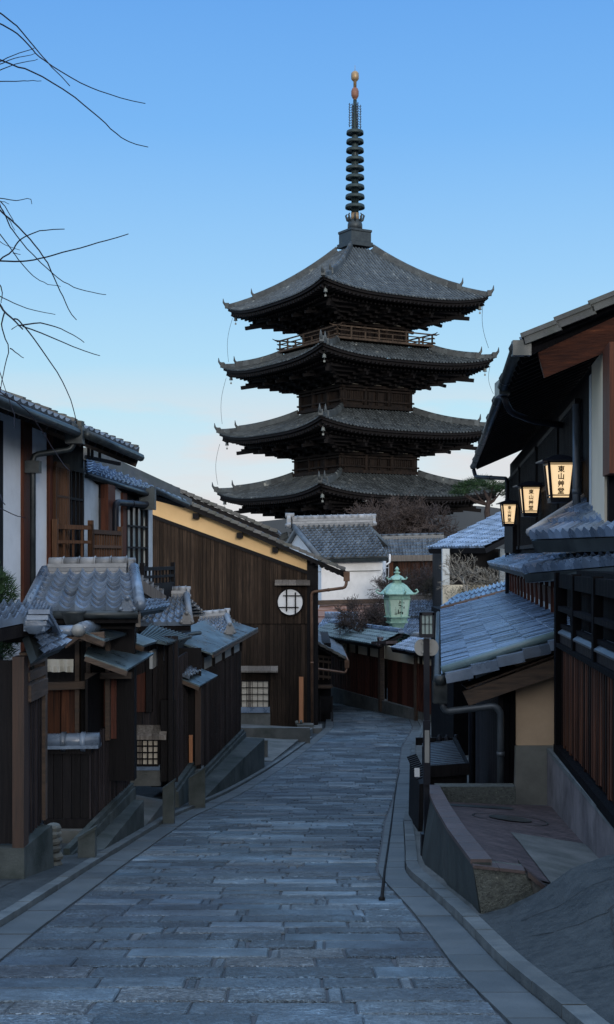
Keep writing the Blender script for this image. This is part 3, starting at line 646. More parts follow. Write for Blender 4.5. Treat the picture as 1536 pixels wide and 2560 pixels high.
# lightning cables hanging from the eave corners
def cable(px0,py0,px1,py1,k,off):
    cb=MB()
    a_=A(px0,py0,110+off); b=A(px1,py1,110+off); cb.tube([lerp(a_,b,t)+V((-.25*math.sin(math.pi*t),0,0)) for t in [i/8 for i in range(9)]],.016,4); pg.part('lightning_cable', cb, 'black_metal')
cable(582,795,572,905,0,2.6); cable(566,945,556,1060,0,2.7); cable(550,1110,545,1212,0,2.8); cable(1208,760,1222,870,0,-2.4); cable(1226,915,1234,985,0,-2.4)
# ------------------------------------------------------------------ left side: two-storey row
Z=lambda py,d: -(py-HY)/F*d
def UL(px):       # where the sight line of column px meets the upper facade of the left row
    k=(px-HX)/F; return (-4.2-.12*20.2)/(k-.12) if True else 0
def UP(px,py,off=0.0):      # point on that facade; off moves it out towards the street
    d=UL(px); p=A(px,py,d); n=V((1,-.12,0)).normalized(); return p+n*off
un=V((1,-.12,0)).normalized(); ud=V((.12,1,0)).normalized()
h1=Thing('townhouse','two-storey white plaster townhouse at left edge with dark posts, lattice window and small wooden balcony','house',UP(100,1480)+V((-1,0,-2.5)))
w_=MB()
def facq(a,b,yt0,yb0,zt=None,zb=None):   # level-topped facade piece between columns a and b
    p=UP(a,1390);q=UP(b,1390); return p,q
def upanel(mb,a,b,zb,zt,off=0,th=.12):
    p=UP(a,HY,off);q=UP(b,HY,off)
    f=[V((p.x,p.y,zb)),V((q.x,q.y,zb)),V((q.x,q.y,zt)),V((p.x,p.y,zt))]; mb.hexa([k-un*th for k in f],f)
upanel(w_,-260,-8,-2.6,2.3); upanel(w_,-8,52,-2.6,2.3); upanel(w_,72,117,-2.6,2.25); h1.part('plaster_wall', w_, 'plaster_white')
w_=MB(); upanel(w_,205,212,-1.2,1.7,-.02); upanel(w_,117,205,-2.6,-.32,-.02); upanel(w_,117,212,1.45,2.2,-.02)
q0=UP(212,HY,-.1); w_.hexa([q0+V((0,0,-4)),q0-un*4+V((0,0,-4)),q0-un*4+ud*.1+V((0,0,-4)),q0+ud*.1+V((0,0,-4))],[q0+V((0,0,1.8)),q0-un*4+V((0,0,1.8)),q0-un*4+ud*.1+V((0,0,1.8)),q0+ud*.1+V((0,0,1.8))]); h1.part('wall_board', w_, 'black_wood')
w_=MB()
upanel(w_,-9.5,0,-2.6,1.9,.05,.1)
h1.part('post', w_, 'black_wood')
w_=MB(); upanel(w_,52,73,-2.6,2.2,.05,.16); h1.part('post', w_, 'red_wood')
w_=MB(); upanel(w_,117,124,-2.6,2.1,.06,.1); h1.part('post', w_, 'red_wood')
# windows (dark openings, lattice, panes)
def lattice(th, a,b,zb,zt,nx,nz,off,matf,matp,bars=.035,name='window',pane_off=-.06):
    m=MB(); p=UP(a,HY,off);q=UP(b,HY,off); Q=[V((p.x,p.y,zb)),V((q.x,q.y,zb)),V((q.x,q.y,zt)),V((p.x,p.y,zt))]
    frame_grid(m,Q,nx,nz,bars,.05,.08,un); fr=th.part(name,m,matf)
    m=MB(); P=[k+un*pane_off for k in Q]; m.hexa([k-un*.02 for k in P],P); th.part('pane',m,matp,fr); return fr
lattice(h1,126,158,-.05,1.45,6,3,.08,'lattice_wood','glass_pale')
lattice(h1,162,203,-.05,1.45,4,3,.02,'black_wood','glass')
# balcony
bm=MB(); zA=.02
def bal(a,b,ztop,zbot,nb,off0,off1,mb):
    p=UP(a,HY,off0);q=UP(b,HY,off1); 
    for z,hh in ((ztop,.07),(ztop-.42*(ztop-zbot),.05),(zbot,.16)): mb.rnd(); mb.beam(V((p.x,p.y,z)),V((q.x,q.y,z)),.07,hh)
    for i in range(nb+1):
        t=i/nb; c=lerp(p,q,t); mb.rnd(); mb.beam(V((c.x,c.y,zbot)),V((c.x,c.y,ztop+(.12 if i in (0,nb) else 0))),.05 if 0<i<nb else .08,.03 if 0<i<nb else .08,un)
bal(120,160,.46,-.10,4,.12,.45,bm); bal(160,243,.40,-.18,12,.45,.42,bm)
p=UP(120,HY,0);q=UP(243,HY,0); bm.hexa([V((k.x,k.y,-.24)) for k in (p,q,q+un*.42,p+un*.42)],[V((k.x,k.y,-.18)) for k in (p,q,q+un*.42,p+un*.42)])
for px in (124,158,240): c=UP(px,HY,.38); bm.beam(V((c.x,c.y,-.75)),V((c.x,c.y,-.2)),.08,.08)
h1.part('balcony', bm, 'lattice_wood')
# roof: runs along the street, verge lit from the side, seen from beneath
def eave_roof(th, pa, pb, over, pitch, depth, nseg, mt, zfun, gut=True, rows=4, board='black_wood'):
    # pa,pb: plan points under the eave edge; zfun(t): eave height
    pa=V(pa); pb=V(pb); d=(pb-pa).normalized(); n=V((d.y,-d.x,0)).normalized()
    eL=V((pa.x,pa.y,zfun(0)))+n*0; eR=V((pb.x,pb.y,zfun(1)))
    up=-n*depth+V((0,0,depth*pitch)); q=[eL,eR,eR+up,eL+up]
    m=MB(); tiles(m,q,max(2,int((eR-eL).length/.28)),rows,.05,.04); rf=th.part('roof',m,mt)
    m=MB(); slabq(m,q,-.03,.05); m.cr=.3
    k=int((eR-eL).length/.4)
    for i in range(k+1):
        a=lerp(eL,eR,i/k); m.rnd(); m.beam(a-n*.03+V((0,0,-.13)),a-n*min(1.4,depth)+V((0,0,-.13+pitch*min(1.4,depth)-.0)),.06,.09)
    th.part('eave_underside',m,board,rf)
    # verge tiles along the end
    for E,s in ((eL,-1),(eR,1)):
        m=MB(); L=8
        for i in range(L):
            a=lerp(E,E+up,i/L); b=lerp(E,E+up,(i+1.1)/L); m.rnd(); m.beam(a+V((0,0,.06)),b+V((0,0,.02)),.14,.14); 
            m.beam(a+d*s*.08+V((0,0,.0)),b+d*s*.08+V((0,0,-.04)),.035,.20)
        th.part('verge_tiles',m,'verge_tile',rf)
        m=MB(); m.beam(E+V((0,0,-.16)),E+up+V((0,0,-.16)),.05,.2); th.part('barge_board',m,'beam_brown',rf)
    if gut:
        m=MB(); m.tube([eL+n*.06+V((0,0,-.07)),eR+n*.06+V((0,0,-.09))],.07,8); th.part('gutter',m,'gutter_metal',rf)
    return rf,eL,eR,n,d
E1=lambda px,py: A(px,py,(-3.5-.12*20.2)/((px-HX)/F-.12))
a_=E1(-90,940); b_=E1(188,1068)
rf,eL,eR,nE,dE=eave_roof(h1,(a_.x,a_.y,0),(b_.x,b_.y,0),.8,.42,3.2,8,'tile_old',lambda t: lerp(2.02,1.93,t),rows=7)
c_=E1(324,1132)
# lower end of the eave beyond the gutter box
m_off=nE*.10
rf,eL2,eR2,_,_=eave_roof(h1,(eR.x+m_off.x,eR.y+.08,0),(c_.x+m_off.x*1.4,c_.y,0),.8,.40,1.1,6,'tile_old',lambda t: lerp(1.90,1.80,t),rows=3)
m=MB(); m.cbox(eR+V((0,0,-.12)),.26,.22,.26); m.tube([eR+V((-.02,-.14,-.02)),eR+V((-.02,-.22,-.02))],.09,10); h1.part('rainwater_head',m,'gutter_metal')
m=MB(); p1=UP(60,HY,.14); pipe(m,[eR+V((0,0,-.2)),eR+V((0,0,-.33))-nE*.06,V((p1.x,p1.y,1.50)),V((p1.x,p1.y,1.3)),V((p1.x,p1.y,-2.4))],.045); m.cbox((p1.x,p1.y,1.32),.22,.2,.18); h1.part('downpipe',m,'gutter_metal')
# ---- second house of the row
h2=Thing('townhouse','white plaster townhouse between lattice balcony and tall brown board house, with barred window','house',UP(300,1480)+V((-1,0,-3)))
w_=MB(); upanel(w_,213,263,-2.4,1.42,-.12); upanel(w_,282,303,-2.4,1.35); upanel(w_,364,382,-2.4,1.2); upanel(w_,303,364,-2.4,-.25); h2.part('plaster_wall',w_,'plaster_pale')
w_=MB(); upanel(w_,263,281,-2.6,1.3,.06,.14); h2.part('post',w_,'red_wood')
w_=MB(); upanel(w_,302,312,-2.6,1.2,.05,.12); h2.part('post',w_,'red_wood')
w_=MB(); upanel(w_,303,382,1.0,1.35,.0); upanel(w_,263,303,1.05,1.35,-.01); h2.part('wall_head',w_,'black_wood')
lattice(h2,312,364,-.25,1.0,4,3,.03,'black_wood','glass_pale')
m=MB(); 
p=UP(302,HY,.05);q=UP(383,HY,.05)
bal(302,383,-.25,-.62,9,.42,.42,m); m.hexa([V((k.x,k.y,-1.0)) for k in (p,q,q+un*.40,p+un*.40)],[V((k.x,k.y,-.66)) for k in (p,q,q+un*.40,p+un*.40)]); h2.part('balcony',m,'black_wood')
# its bluish pent roof and the board house's edge above it
e0=A(214,1183,23.8); e1=A(376,1235,27.0); e1.z=e0.z
t0=A(214,1138,24.6); t1=A(468,1252,31.5)
m=MB(); q=[e0,A(378,1232,27.2),A(470,1258,31.5),A(214,1146,25.4)]; tiles(m,q,16,5,.05,.04); rf=h2.part('roof',m,'tile_blue')
m=MB(); slabq(m,q,-.04,.10); h2.part('eave_underside',m,'black_wood',rf)
m=MB(); m.tube([A(380,1222,27.1),A(470,1262,31.4)],.06,8); m.tube([A(214,1187,23.8),A(378,1238,27.1)],.05,8); h2.part('gutter',m,'gutter_metal',rf)
m=MB(); m.beam(A(214,1140,25.4),A(472,1255,31.6),.16,.14); m.beam(A(214,1126,26.4),A(440,1228,31.9),.22,.12); h2.part('ridge',m,'verge_tile',rf)
m=MB(); p3=UP(268,HY,.16); pipe(m,[A(372,1238,27),A(368,1262,26.9),V((p3.x,p3.y,.98)),V((p3.x,p3.y,-2.2))],.06); h2.part('downpipe',m,'black_metal')
m=MB(); m.cbox(A(370,1248,27),.3,.3,.42); h2.part('rainwater_head',m,'dark_patina')
# open vent frame between the two roofs
m=MB()
for px in (222,231,250): m.beam(A(px,1105,24),A(px,1145,24),.05,.05)
m.beam(A(214,1142,24),A(300,1160,24.6),.06,.06); h2.part('vent_frame',m,'black_wood')
m=MB(); m.box(-11,-4.6,18,33,-5.5,-.2); m.box(-11,-4.3,33,44,-5.5,-.9); h1.part('rear_wing',m,'black_wood')

# ------------------------------------------------------------------ the brown board house with the round window
D=50.0; G=lambda px,py,dd=D: A(px,py,dd)
hb=Thing('board_house','tall brown board-clad house with yellow plaster band and round white window facing the street','house',G(600,1840))
slope=.418
def topz(px): return (1309+(px-560)*slope)     # pixel height of the roof's underside on the gable
m=MB(); x0=G(330,0).x; x1=G(783,0).x
# boards up to the beam below the yellow band
n=46
for i in range(n):
    pa=330+(783-330)*i/n; pb=330+(783-330)*(i+1)/n; m.rnd(); g_=.35
    f=[G(pa+g_,1832),G(pb-g_,1832),G(pb-g_,1561),G(pa+g_,1561)]; o=random.uniform(0,.012)
    f=[k+V((0,-o,0)) for k in f]; m.hexa([k+V((0,.04,0)) for k in f],f)
wl=hb.part('lower_boards',m,'brown_boards')
m=MB()
for i in range(n):
    pa=330+(783-330)*i/n; pb=330+(783-330)*(i+1)/n; m.rnd(); g_=.35
    f=[G(pa+g_,1559),G(pb-g_,1559),G(pb-g_,1356+(pb-560)*.36),G(pa+g_,1356+(pa-560)*.36)]; o=random.uniform(.02,.036)
    f=[k+V((0,-o,0)) for k in f]; m.hexa([k+V((0,.06,0)) for k in f],f)
hb.part('upper_boards',m,'weathered_boards')
m=MB(); wallq(m,[G(320,1840)+V((0,.05,0)),G(784,1840)+V((0,.05,0)),G(784,1400)+V((0,.05,0)),G(320,1200)+V((0,.05,0))],7.5); hb.part('backing',m,'black_wood')
m=MB(); m.beam(G(330,1272)+V((0,-.04,0)),G(772,1432)+V((0,-.04,0)),.10,.13); m.beam(G(320,1205)+V((0,-.03,0)),G(772,1394)+V((0,-.03,0)),.06,.05); hb.part('gable_beam',m,'black_wood')
m=MB(); f=[G(320,1270),G(768,1430),G(768,1397),G(320,1208)]; wallq(m,f,.05); hb.part('plaster_band',m,'plaster_yellow')
m=MB(); m.box(G(768,0).x,G(796,0).x,D-.05,D+.35,Z(1835,D),Z(1405,D)); hb.part('corner_post',m,'black_wood')
# purlin ends
for px,py in ((601,1335),(689,1371),(492,1287)):
    m=MB(); m.cbox(G(px,py)+V((0,-.18,-.05)),.22,.40,.20); hb.part('purlin_end',m,'black_wood')
# roof slab sloping down to the right
q=[G(862,1437,49.6),G(862,1437,57),G(300,1188,57),G(300,1188,49.6)]
q=[V((G(862,0,50).x,49.5,Z(1426,50))),V((G(862,0,50).x,57.5,Z(1426,50))),V((G(300,0,50).x,57.5,Z(1185,50))),V((G(300,0,50).x,49.5,Z(1185,50)))]
m=MB(); tiles(m,q,26,30,.06,.05); rf=hb.part('roof',m,'tile_old')
m=MB(); slabq(m,q,-.05,.14); hb.part('roof_board',m,'black_wood',rf)
m=MB(); 
for i in range(30):
    a=lerp(q[0],q[3],i/30); b=lerp(q[0],q[3],(i+1.08)/30); m.rnd(); m.beam(a+V((0,-.02,.07)),b+V((0,-.02,.03)),.24,.12)
hb.part('verge_tiles',m,'verge_tile',rf)
m=MB(); e=q[0]; 
for i in range(7): m.beam(e+V((-.02-.2*i,.02+.0*i,-.20+.2*i*slope-.0)),e+V((-.02-.2*i,7.5,-.2+.2*i*slope)),.08,.09)
hb.part('rafters',m,'black_wood',rf)
m=MB(); m.tube([e+V((.07,-.1,-.10)),e+V((.07,8,-.12))],.085,8); m.cbox(e+V((.06,-.02,-.22)),.22,.22,.34); hb.part('gutter',m,'copper_pipe',rf)
m=MB(); X=G(776,0).x+.05; pipe(m,[e+V((.06,-.05,-.35)),e+V((.02,-.1,-.62)),V((X,D-.16,Z(1480,D))),V((X,D-.16,Z(1500,D))),V((X+.03,D-.16,Z(1812,D)))],.055); hb.part('downpipe',m,'copper_pipe')
# round window
cx,cy=726,1505; c=G(cx,cy)+V((0,-.05,0)); r=.475
m=MB(); k=36; ring=[c+V((r*math.cos(2*math.pi*i/k),-.03,r*1.03*math.sin(2*math.pi*i/k))) for i in range(k)]; m.hexa([p+V((0,.04,0)) for p in ring],ring)
rw=hb.part('round_window',m,'white_paint')
m=MB()
for px,y0,y1 in ((717,1474,1528),(739,1481,1536)): m.beam(G(px,y0)+V((0,-.11,0)),G(px,y1)+V((0,-.11,0)),.05,.04,(0,-1,0))
for py,xa,xb in ((1489,708,758),(1518,698,747)): m.beam(G(xa,py)+V((0,-.115,0)),G(xb,py)+V((0,-.115,0)),.035,.04,(0,-1,0))
hb.part('window_bars',m,'black_wood',rw)
m=MB(); m.tube([p+V((0,-.005,0)) for p in ring]+[ring[0]+V((0,-.005,0))],.022,5,cap=False); hb.part('window_rim',m,'black_wood',rw)
def visor(th,a,b,py,dep,dd,mt='grey_wood',parent=None):
    m=MB(); A0=G(a,py,dd);B0=G(b,py,dd); n=5
    for i in range(n):
        m.rnd(); p=lerp(A0,B0,i/n);q=lerp(A0,B0,(i+.98)/n)
        m.hexa([p+V((0,0,-.0)),q,q+V((0,-dep,-.16)),p+V((0,-dep,-.16))],[p+V((0,0,.05)),q+V((0,0,.05)),q+V((0,-dep,-.10)),p+V((0,-dep,-.10))])
    m.cr=.2; m.beam(A0+V((.03,-dep*.5,-.14)),B0+V((-.03,-dep*.5,-.14)),.05,.05)
    return th.part('visor',m,mt,parent)
visor(hb,688,776,1452,.38,D)
visor(hb,603,696,1668,.40,D)
def lattice_window(th,a,b,yt,yb,nx,ny,dd,dark=.3):
    m=MB(); Q=[G(a,yb,dd)+V((0,-.05,0)),G(b,yb,dd)+V((0,-.05,0)),G(b,yt,dd)+V((0,-.05,0)),G(a,yt,dd)+V((0,-.05,0))]
    frame_grid(m,Q,nx,ny,.02,.03,.035,(0,-1,0)); fr=th.part('lattice_window',m,'black_wood')
    m=MB(); mx=lerp(Q[0],Q[1],dark).x; P=[k+V((0,.03,0)) for k in Q]; m.hexa([k+V((0,.01,0)) for k in P],P); th.part('paper_screen',m,'paper_screen',fr)
    m=MB(); m.beam(lerp(Q[0],Q[1],dark)+V((0,.012,0)),lerp(Q[3],Q[2],dark)+V((0,.012,0)),.05*(dd/25),.01,(0,-1,0)); th.part('stile',m,'grey_wood',fr)
    return fr
lattice_window(hb,604,672,1702,1768,5,4,D-.02)
m=MB(); wallq(m,[G(600,1782,D-.12),G(675,1782,D-.12),G(675,1768,D-.12),G(600,1768,D-.12)],.12); hb.part('window_sill',m,'tile_blue')
m=MB(); wallq(m,[G(596,1830,D-.08),G(676,1830,D-.08),G(676,1782,D-.08),G(596,1782,D-.08)],.12); hb.part('wall_base',m,'concrete')
m=MB(); m.hexa([G(748,1812,D-.08),G(759,1812,D-.08),G(759,1692,D-.08),G(748,1692,D-.08)][::-1],[G(748,1812,D-.13),G(759,1812,D-.13),G(759,1692,D-.13),G(748,1692,D-.13)][::-1]); 
single('wooden_signboard',m,'orange_sign','narrow upright orange-brown plank sign on the brown board house beside the copper downpipe','sign',G(753,1812,D-.1))
m=MB(); m.box(G(744,0).x,G(784,0).x,D-.75,D-.1,gz(D)-.2,Z(1806,D)); m.box(G(610,0).x,G(745,0).x,D-.6,D+.1,gz(D)-.3,Z(1826,D)); m.box(G(783,0,49.2).x,G(806,0,49.2).x,D-1.0,D+.3,gz(D)-.2,Z(1812,D)); hb.part('stone_plinth',m,'concrete')
m=MB(); m.tube([G(745,1812,D-.5),G(741,1802,D-.5)],[.08,.05],6); m.tube([G(754,1809,D-.5),G(752,1800,D-.5)],[.06,.05],6); single('stone_ornaments',m,'stone_rough','two small rough stones on plinth at corner of brown board house','stone',G(748,1812,D-.5))
# higher roof behind it
hc=Thing('rear_house','dark house roof edge rising higher behind the yellow-banded board house','house',A(500,1700,60))
q=[V((A(692,0,57).x,58.5,Z(1330,57))),V((A(692,0,57).x,66,Z(1330,57))),V((A(150,0,57).x,66,Z(1100,57))),V((A(150,0,57).x,58.5,Z(1100,57)))]
m=MB(); tiles(m,q,24,28,.06,.05); rf=hc.part('roof',m,'tile_old')
m=MB(); slabq(m,q,-.05,.22); m.beam(q[0]+V((0,-.02,-.28)),q[3]+V((0,-.02,-.28)),.12,.42); hc.part('roof_board',m,'black_wood',rf)
m=MB()
for i in range(28):
    a=lerp(q[0],q[3],i/28); b=lerp(q[0],q[3],(i+1.08)/28); m.rnd(); m.beam(a+V((0,-.05,.07)),b+V((0,-.05,.03)),.24,.14)
hc.part('verge_tiles',m,'verge_tile',rf)
m=MB(); m.hexa([(-13,59,-7),(-1.9,59,-7),(-1.9,65,-7),(-13,65,-7)],[(-13,59,3.9),(-1.9,59,.2),(-1.9,65,.2),(-13,65,3.9)]); hc.part('wall',m,'black_wood')
# low building behind, street front with second eave
hd=Thing('street_house','low dark timber house front with copper gutter just past the board house','house',(1,56,gz(56)))
m=MB(); m.box(.25,.95,54,62,gz(56)-.3,Z(1600,56)+.0); hd.part('wall',m,'black_wood')
q=[V((A(862,0,55).x,53.5,Z(1640,55))),V((A(862,0,55).x,61.5,Z(1640,55))),V((A(770,0,55).x,61.5,Z(1590,55))),V((A(770,0,55).x,53.5,Z(1590,55)))]
m=MB(); tiles(m,q,20,5,.05,.04); rf=hd.part('roof',m,'tile_old'); m=MB(); slabq(m,q,-.05,.10); hd.part('roof_board',m,'black_wood',rf)
m=MB()
for i in range(6):
    a=lerp(q[0],q[3],i/6); b=lerp(q[0],q[3],(i+1.08)/6); m.rnd(); m.beam(a+V((0,-.02,.05)),b+V((0,-.02,.02)),.2,.1)
hd.part('verge_tiles',m,'verge_tile',rf)
m=MB(); e=q[0]; m.tube([e+V((.06,-.05,-.08)),e+V((.06,8,-.1))],.07,8); m.cbox(e+V((.05,0,-.2)),.18,.18,.3); pipe(m,[e+V((.05,0,-.3)),e+V((.0,-.05,-.55)),V((.22,52.5,Z(1668,53))),V((.22,52.5,Z(1800,53)))],.05); hd.part('gutter',m,'copper_pipe',rf)
m=MB()
for z_ in (1640,1652,1690): m.beam(A(792,z_,53.9),A(828,z_+4,53.9),.1,.09)
for px in (797,809,822): m.beam(A(px,1640,53.9),A(px,1700,53.9),.07,.05)
m.cbox(A(812,1716,53.6),.62,.5,.10); hd.part('shop_lattice',m,'beam_brown')
sb=Thing('standing_signboard','small dark wooden A-frame stand on the street beside the low timber house','stand',(.75,53.2,gz(53)))
m=MB(); m.box(.50,1.0,53.15,53.2,gz(53)+.35,gz(53)+.95); sb.part('board',m,'black_wood')
for sx in (.52,.98):
    m=MB(); m.beam((sx,53.0,gz(53)),(sx,53.2,gz(53)+.98),.05,.05); m.beam((sx,53.5,gz(53)),(sx,53.2,gz(53)+.9),.04,.04); sb.part('leg',m,'black_wood')

# ------------------------------------------------------------------ left garden walls, gates and their small roofs
def FLx(d): return interp([(10,-2.72),(17,-2.72),(19.7,-2.57),(23.7,-2.35),(28.6,-2.24),(35.3,-1.72),(40,-1.3)],d)  # gate, canopy, recess and doorway wall coordinates below were scaled toward the camera
def stone_base(th,d0,d1,zt,w=.14,mt='concrete_dark'):
    m=MB(); m.hexa([(FLx(d0)-.05,d0,gz(d0)-.3),(FLx(d0)+w,d0,gz(d0)-.3),(FLx(d1)+w,d1,gz(d1)-.3),(FLx(d1)-.05,d1,gz(d1)-.3)],[(FLx(d0)-.05,d0,zt),(FLx(d0)+w*.8,d0,zt),(FLx(d1)+w*.8,d1,zt),(FLx(d1)-.05,d1,zt)])
    m.hexa([(FLx(d0)-.02,d0,zt),(FLx(d0)+w*.5,d0,zt),(FLx(d1)+w*.5,d1,zt),(FLx(d1)-.02,d1,zt)],[(FLx(d0)-.02,d0,zt+.07),(FLx(d0)+w*.5,d0,zt+.07),(FLx(d1)+w*.5,d1,zt+.07),(FLx(d1)-.02,d1,zt+.07)])
    return th.part('stone_base',m,mt)
# gate wall A at far left
ga=Thing('gate_wall','dark timber gate wall at far left on stone base with thick reddish post and small tiled roof','wall',(-2.805,13.01,gz(13.01)))
dA=13.01; zb=Z(2108,dA)
m=MB(); boards(m,(-4.675,dA-.02,0),(-2.795,dA-.02,0),(zb,zb),(Z(1650,dA),)*2,.16,.03,.004,side=(0,-1,0)); ga.part('board_panel',m,'black_wood')
m=MB(); m.box(A(38,0,dA).x,A(67,0,dA).x,dA-.12,dA+.1,zb-.02,Z(1640,dA)); ga.part('post',m,'gate_post')
m=MB(); boards(m,(FLx(13.09),13.09,0),(FLx(13.94),13.94,0),(Z(2095,13.09),)*2,(Z(1745,13.09),)*2,.12,.03,.004,batten=.03); ga.part('board_panel',m,'burnt_boards')
m=MB(); m.box(-2.788,-2.677,13.92,14.03,Z(2050,13.94),Z(1640,13.94)); m.beam((-2.694,13.09,Z(1735,13.09)),(-2.694,13.94,Z(1735,13.09)),.08,.16);m.beam((-2.694,13.09,Z(1693,13.09)),(-2.694,13.94,Z(1693,13.09)),.06,.08); m.beam((-2.720,13.09,Z(1650,13.09)),(-2.720,13.94,Z(1650,13.09)),.1,.14); ga.part('frame',m,'beam_brown')
m=MB(); m.hexa([(-4.675,dA-.2,gz(dA)-.4),(-2.68,dA-.12,gz(dA)-.4),(-2.584,13.98,gz(13.94)-.4),(-4.675,13.98,gz(13.94)-.4)],[(-4.675,dA-.2,zb-.02),(-2.68,dA-.12,zb-.02),(-2.62,13.98,zb-.02),(-4.675,13.98,zb+.10)]); ga.part('stone_base',m,'concrete_dark')
q=[A(-60,1573,12.41),A(128,1541,13.26),A(75,1497,14.19),A(-60,1500,13.43)]
q=[A(-80,1578,12.24),A(132,1536,13.17),A(98,1512,14.11),A(-80,1508,13.43)]
m=MB(); tiles(m,q,10,5,.05,.035); rf=ga.part('roof',m,'tile'); m=MB(); slabq(m,q,-.04,.12); ga.part('roof_board',m,'black_wood',rf)
q2=[A(100,1640,12.75),A(168,1612,13.52),A(122,1568,13.77),A(78,1578,13.01)]
m=MB(); tiles(m,q2,5,4,.05,.035); rf=ga.part('small_roof',m,'tile'); m=MB(); slabq(m,q2,-.04,.08); ga.part('roof_board',m,'dark_patina',rf)
m=MB(); 
for i in range(4): m.rnd(); m.beam(A(86+i*4,1580-i*1,12.83)+V((0,0,.03+.05*i)),A(116+i*4,1556+i*9,13.52)+V((0,0,.05*0)),.2,.045)
m.tube([A(84,1560,12.83),A(116,1560,13.52)],.10,10); ga.part('ridge',m,'tile',rf)
m=MB(); m.box(A(-10,0,13.09).x,A(112,0,13.52).x,13.39,13.86,Z(1610,13.17),Z(1540,13.17)); ga.part('lintel',m,'black_wood')
# main gate B: dark panels below, house front above, large tiled roof
gb=Thing('gatehouse','dark timber gatehouse with big grey wavy tile roof, plank door and tile-capped screen wall','gatehouse',(-3.060,17.00,gz(17.00)))
dB=17.00; zc=Z(2066,dB)
m=MB(); boards(m,(A(112,0,dB).x,dB,0),(FLx(17.00),dB,0),(zc,zc),(Z(1868,dB),)*2,.11,.03,.003,side=(0,-1,0)); gb.part('screen_wall',m,'black_wood')
m=MB(); m.box(A(112,0,dB).x,FLx(17.00)+.03,dB-.05,dB+.1,Z(2068,dB),Z(2046,dB)); gb.part('rail',m,'black_wood'); m=MB(); m.box(A(112,0,dB).x,FLx(17.00)+.03,dB-.05,dB+.1,Z(1884,dB),Z(1868,dB)); gb.part('rail',m,'black_wood')
m=MB(); a=A(112,1854,dB); b=A(250,1852,dB)
m.tube([a+V((0,-.02,0)),b+V((0,-.02,.01))],.10,8)
for px in (112,161,210): m.rnd(); c=A(px,1854,dB); m.tube([c+V((-.03,-.02,0)),c+V((.03,-.02,0))],.125,8)
m.beam(A(114,1866,dB),A(250,1864,dB),.26,.04); gb.part('coping_tiles',m,'tile')
m=MB(); boards(m,(FLx(17.00),17.00,0),(FLx(19.72),19.72,0),(Z(2066,17.00)+.02,)*2,(Z(1850,17.00)+.02,Z(1772,19.72)),.135,.03,.004,batten=.035); gb.part('board_panel',m,'burnt_boards')
m=MB(); boards(m,(FLx(17.00)-.02,17.00,0),(FLx(19.72)-.02,19.72,0),(Z(1862,17.00),Z(1772,19.72)),(Z(1700,17.00),Z(1640,19.72)),3.5,.03,0); gb.part('entry_shade_panel',m,'black_wood')  # black sheet standing in for the shade of the recessed entry
m=MB(); p=V((FLx(18.87)-.0,18.87,0)); q_=V((FLx(19.76),19.76,0))
f=[V((p.x,p.y,Z(1800,18.87))),V((q_.x,q_.y,Z(1772,19.72))),V((q_.x,q_.y,Z(1650,19.72))),V((p.x,p.y,Z(1670,18.87)))]; wallq(m,f,.05,(-1,0,0)); gb.part('plaster_panel',m,'plaster_pale')
stone_base(gb,15.3,19.75,-3.36,.10)
m=MB(); m.box(A(105,0,17.17).x,FLx(17.00)+.1,16.83,17.43,gz(17.00)-.5,Z(2070,17.00)); gb.part('stone_base',m,'concrete')
# house front behind the screen: planked door, posts, curtain
m=MB(); boards(m,(A(108,0,17.85).x,18.02,0),(A(186,0,17.85).x,18.02,0),(Z(1850,17.85),)*2,(Z(1715,17.85),)*2,.22,.03,.006,side=(0,-1,0)); gb.part('door',m,'orange_wood')
m=MB(); m.box(A(108,0,17.85).x,A(330,0,17.85).x,18.11,18.36,Z(1960,17.85),Z(1560,17.85)); gb.part('wall',m,'black_wood')
m=MB()
for x_ in (186,214,262): m.rnd(); m.box(A(x_,0,17.76).x,A(x_+11,0,17.76).x,17.81,17.94,Z(1850,17.85),Z(1600,17.85))
m.beam(A(108,1716,17.76),A(214,1712,17.76),.08,.10); m.beam(A(214,1690,17.76),A(330,1688,17.76),.08,.08); gb.part('frame',m,'beam_brown')
m=MB(); boards(m,(A(226,0,17.76).x,17.98,0),(A(286,0,17.76).x,17.98,0),(Z(1850,17.85),)*2,(Z(1690,17.85),)*2,.3,.03,.004,side=(0,-1,0)); gb.part('side_panel',m,'dark_red_boards')
m=MB(); n=24
rw_=[]
for zrow,(za,dp) in enumerate(((Z(1648,17.43),0),(Z(1666,17.43),.01),(Z(1680,17.43),.03))):
    rw_.append([V((lerp(A(112,0,17.43).x,A(184,0,17.43).x,i/n),17.43-dp*math.sin(i*1.1)-.01*math.sin(i*.7),za+ (0.004*math.sin(i*.5) if zrow==2 else 0))) for i in range(n+1)])
for a,b in zip(rw_,rw_[1:]):
    m.sm=True
    for i in range(n): m.poly([a[i],a[i+1],b[i+1],b[i]])
single('entrance_curtain',m,'cloth','short off-white cloth curtain hanging above the orange-brown plank door','curtain',A(148,1648,17.43))
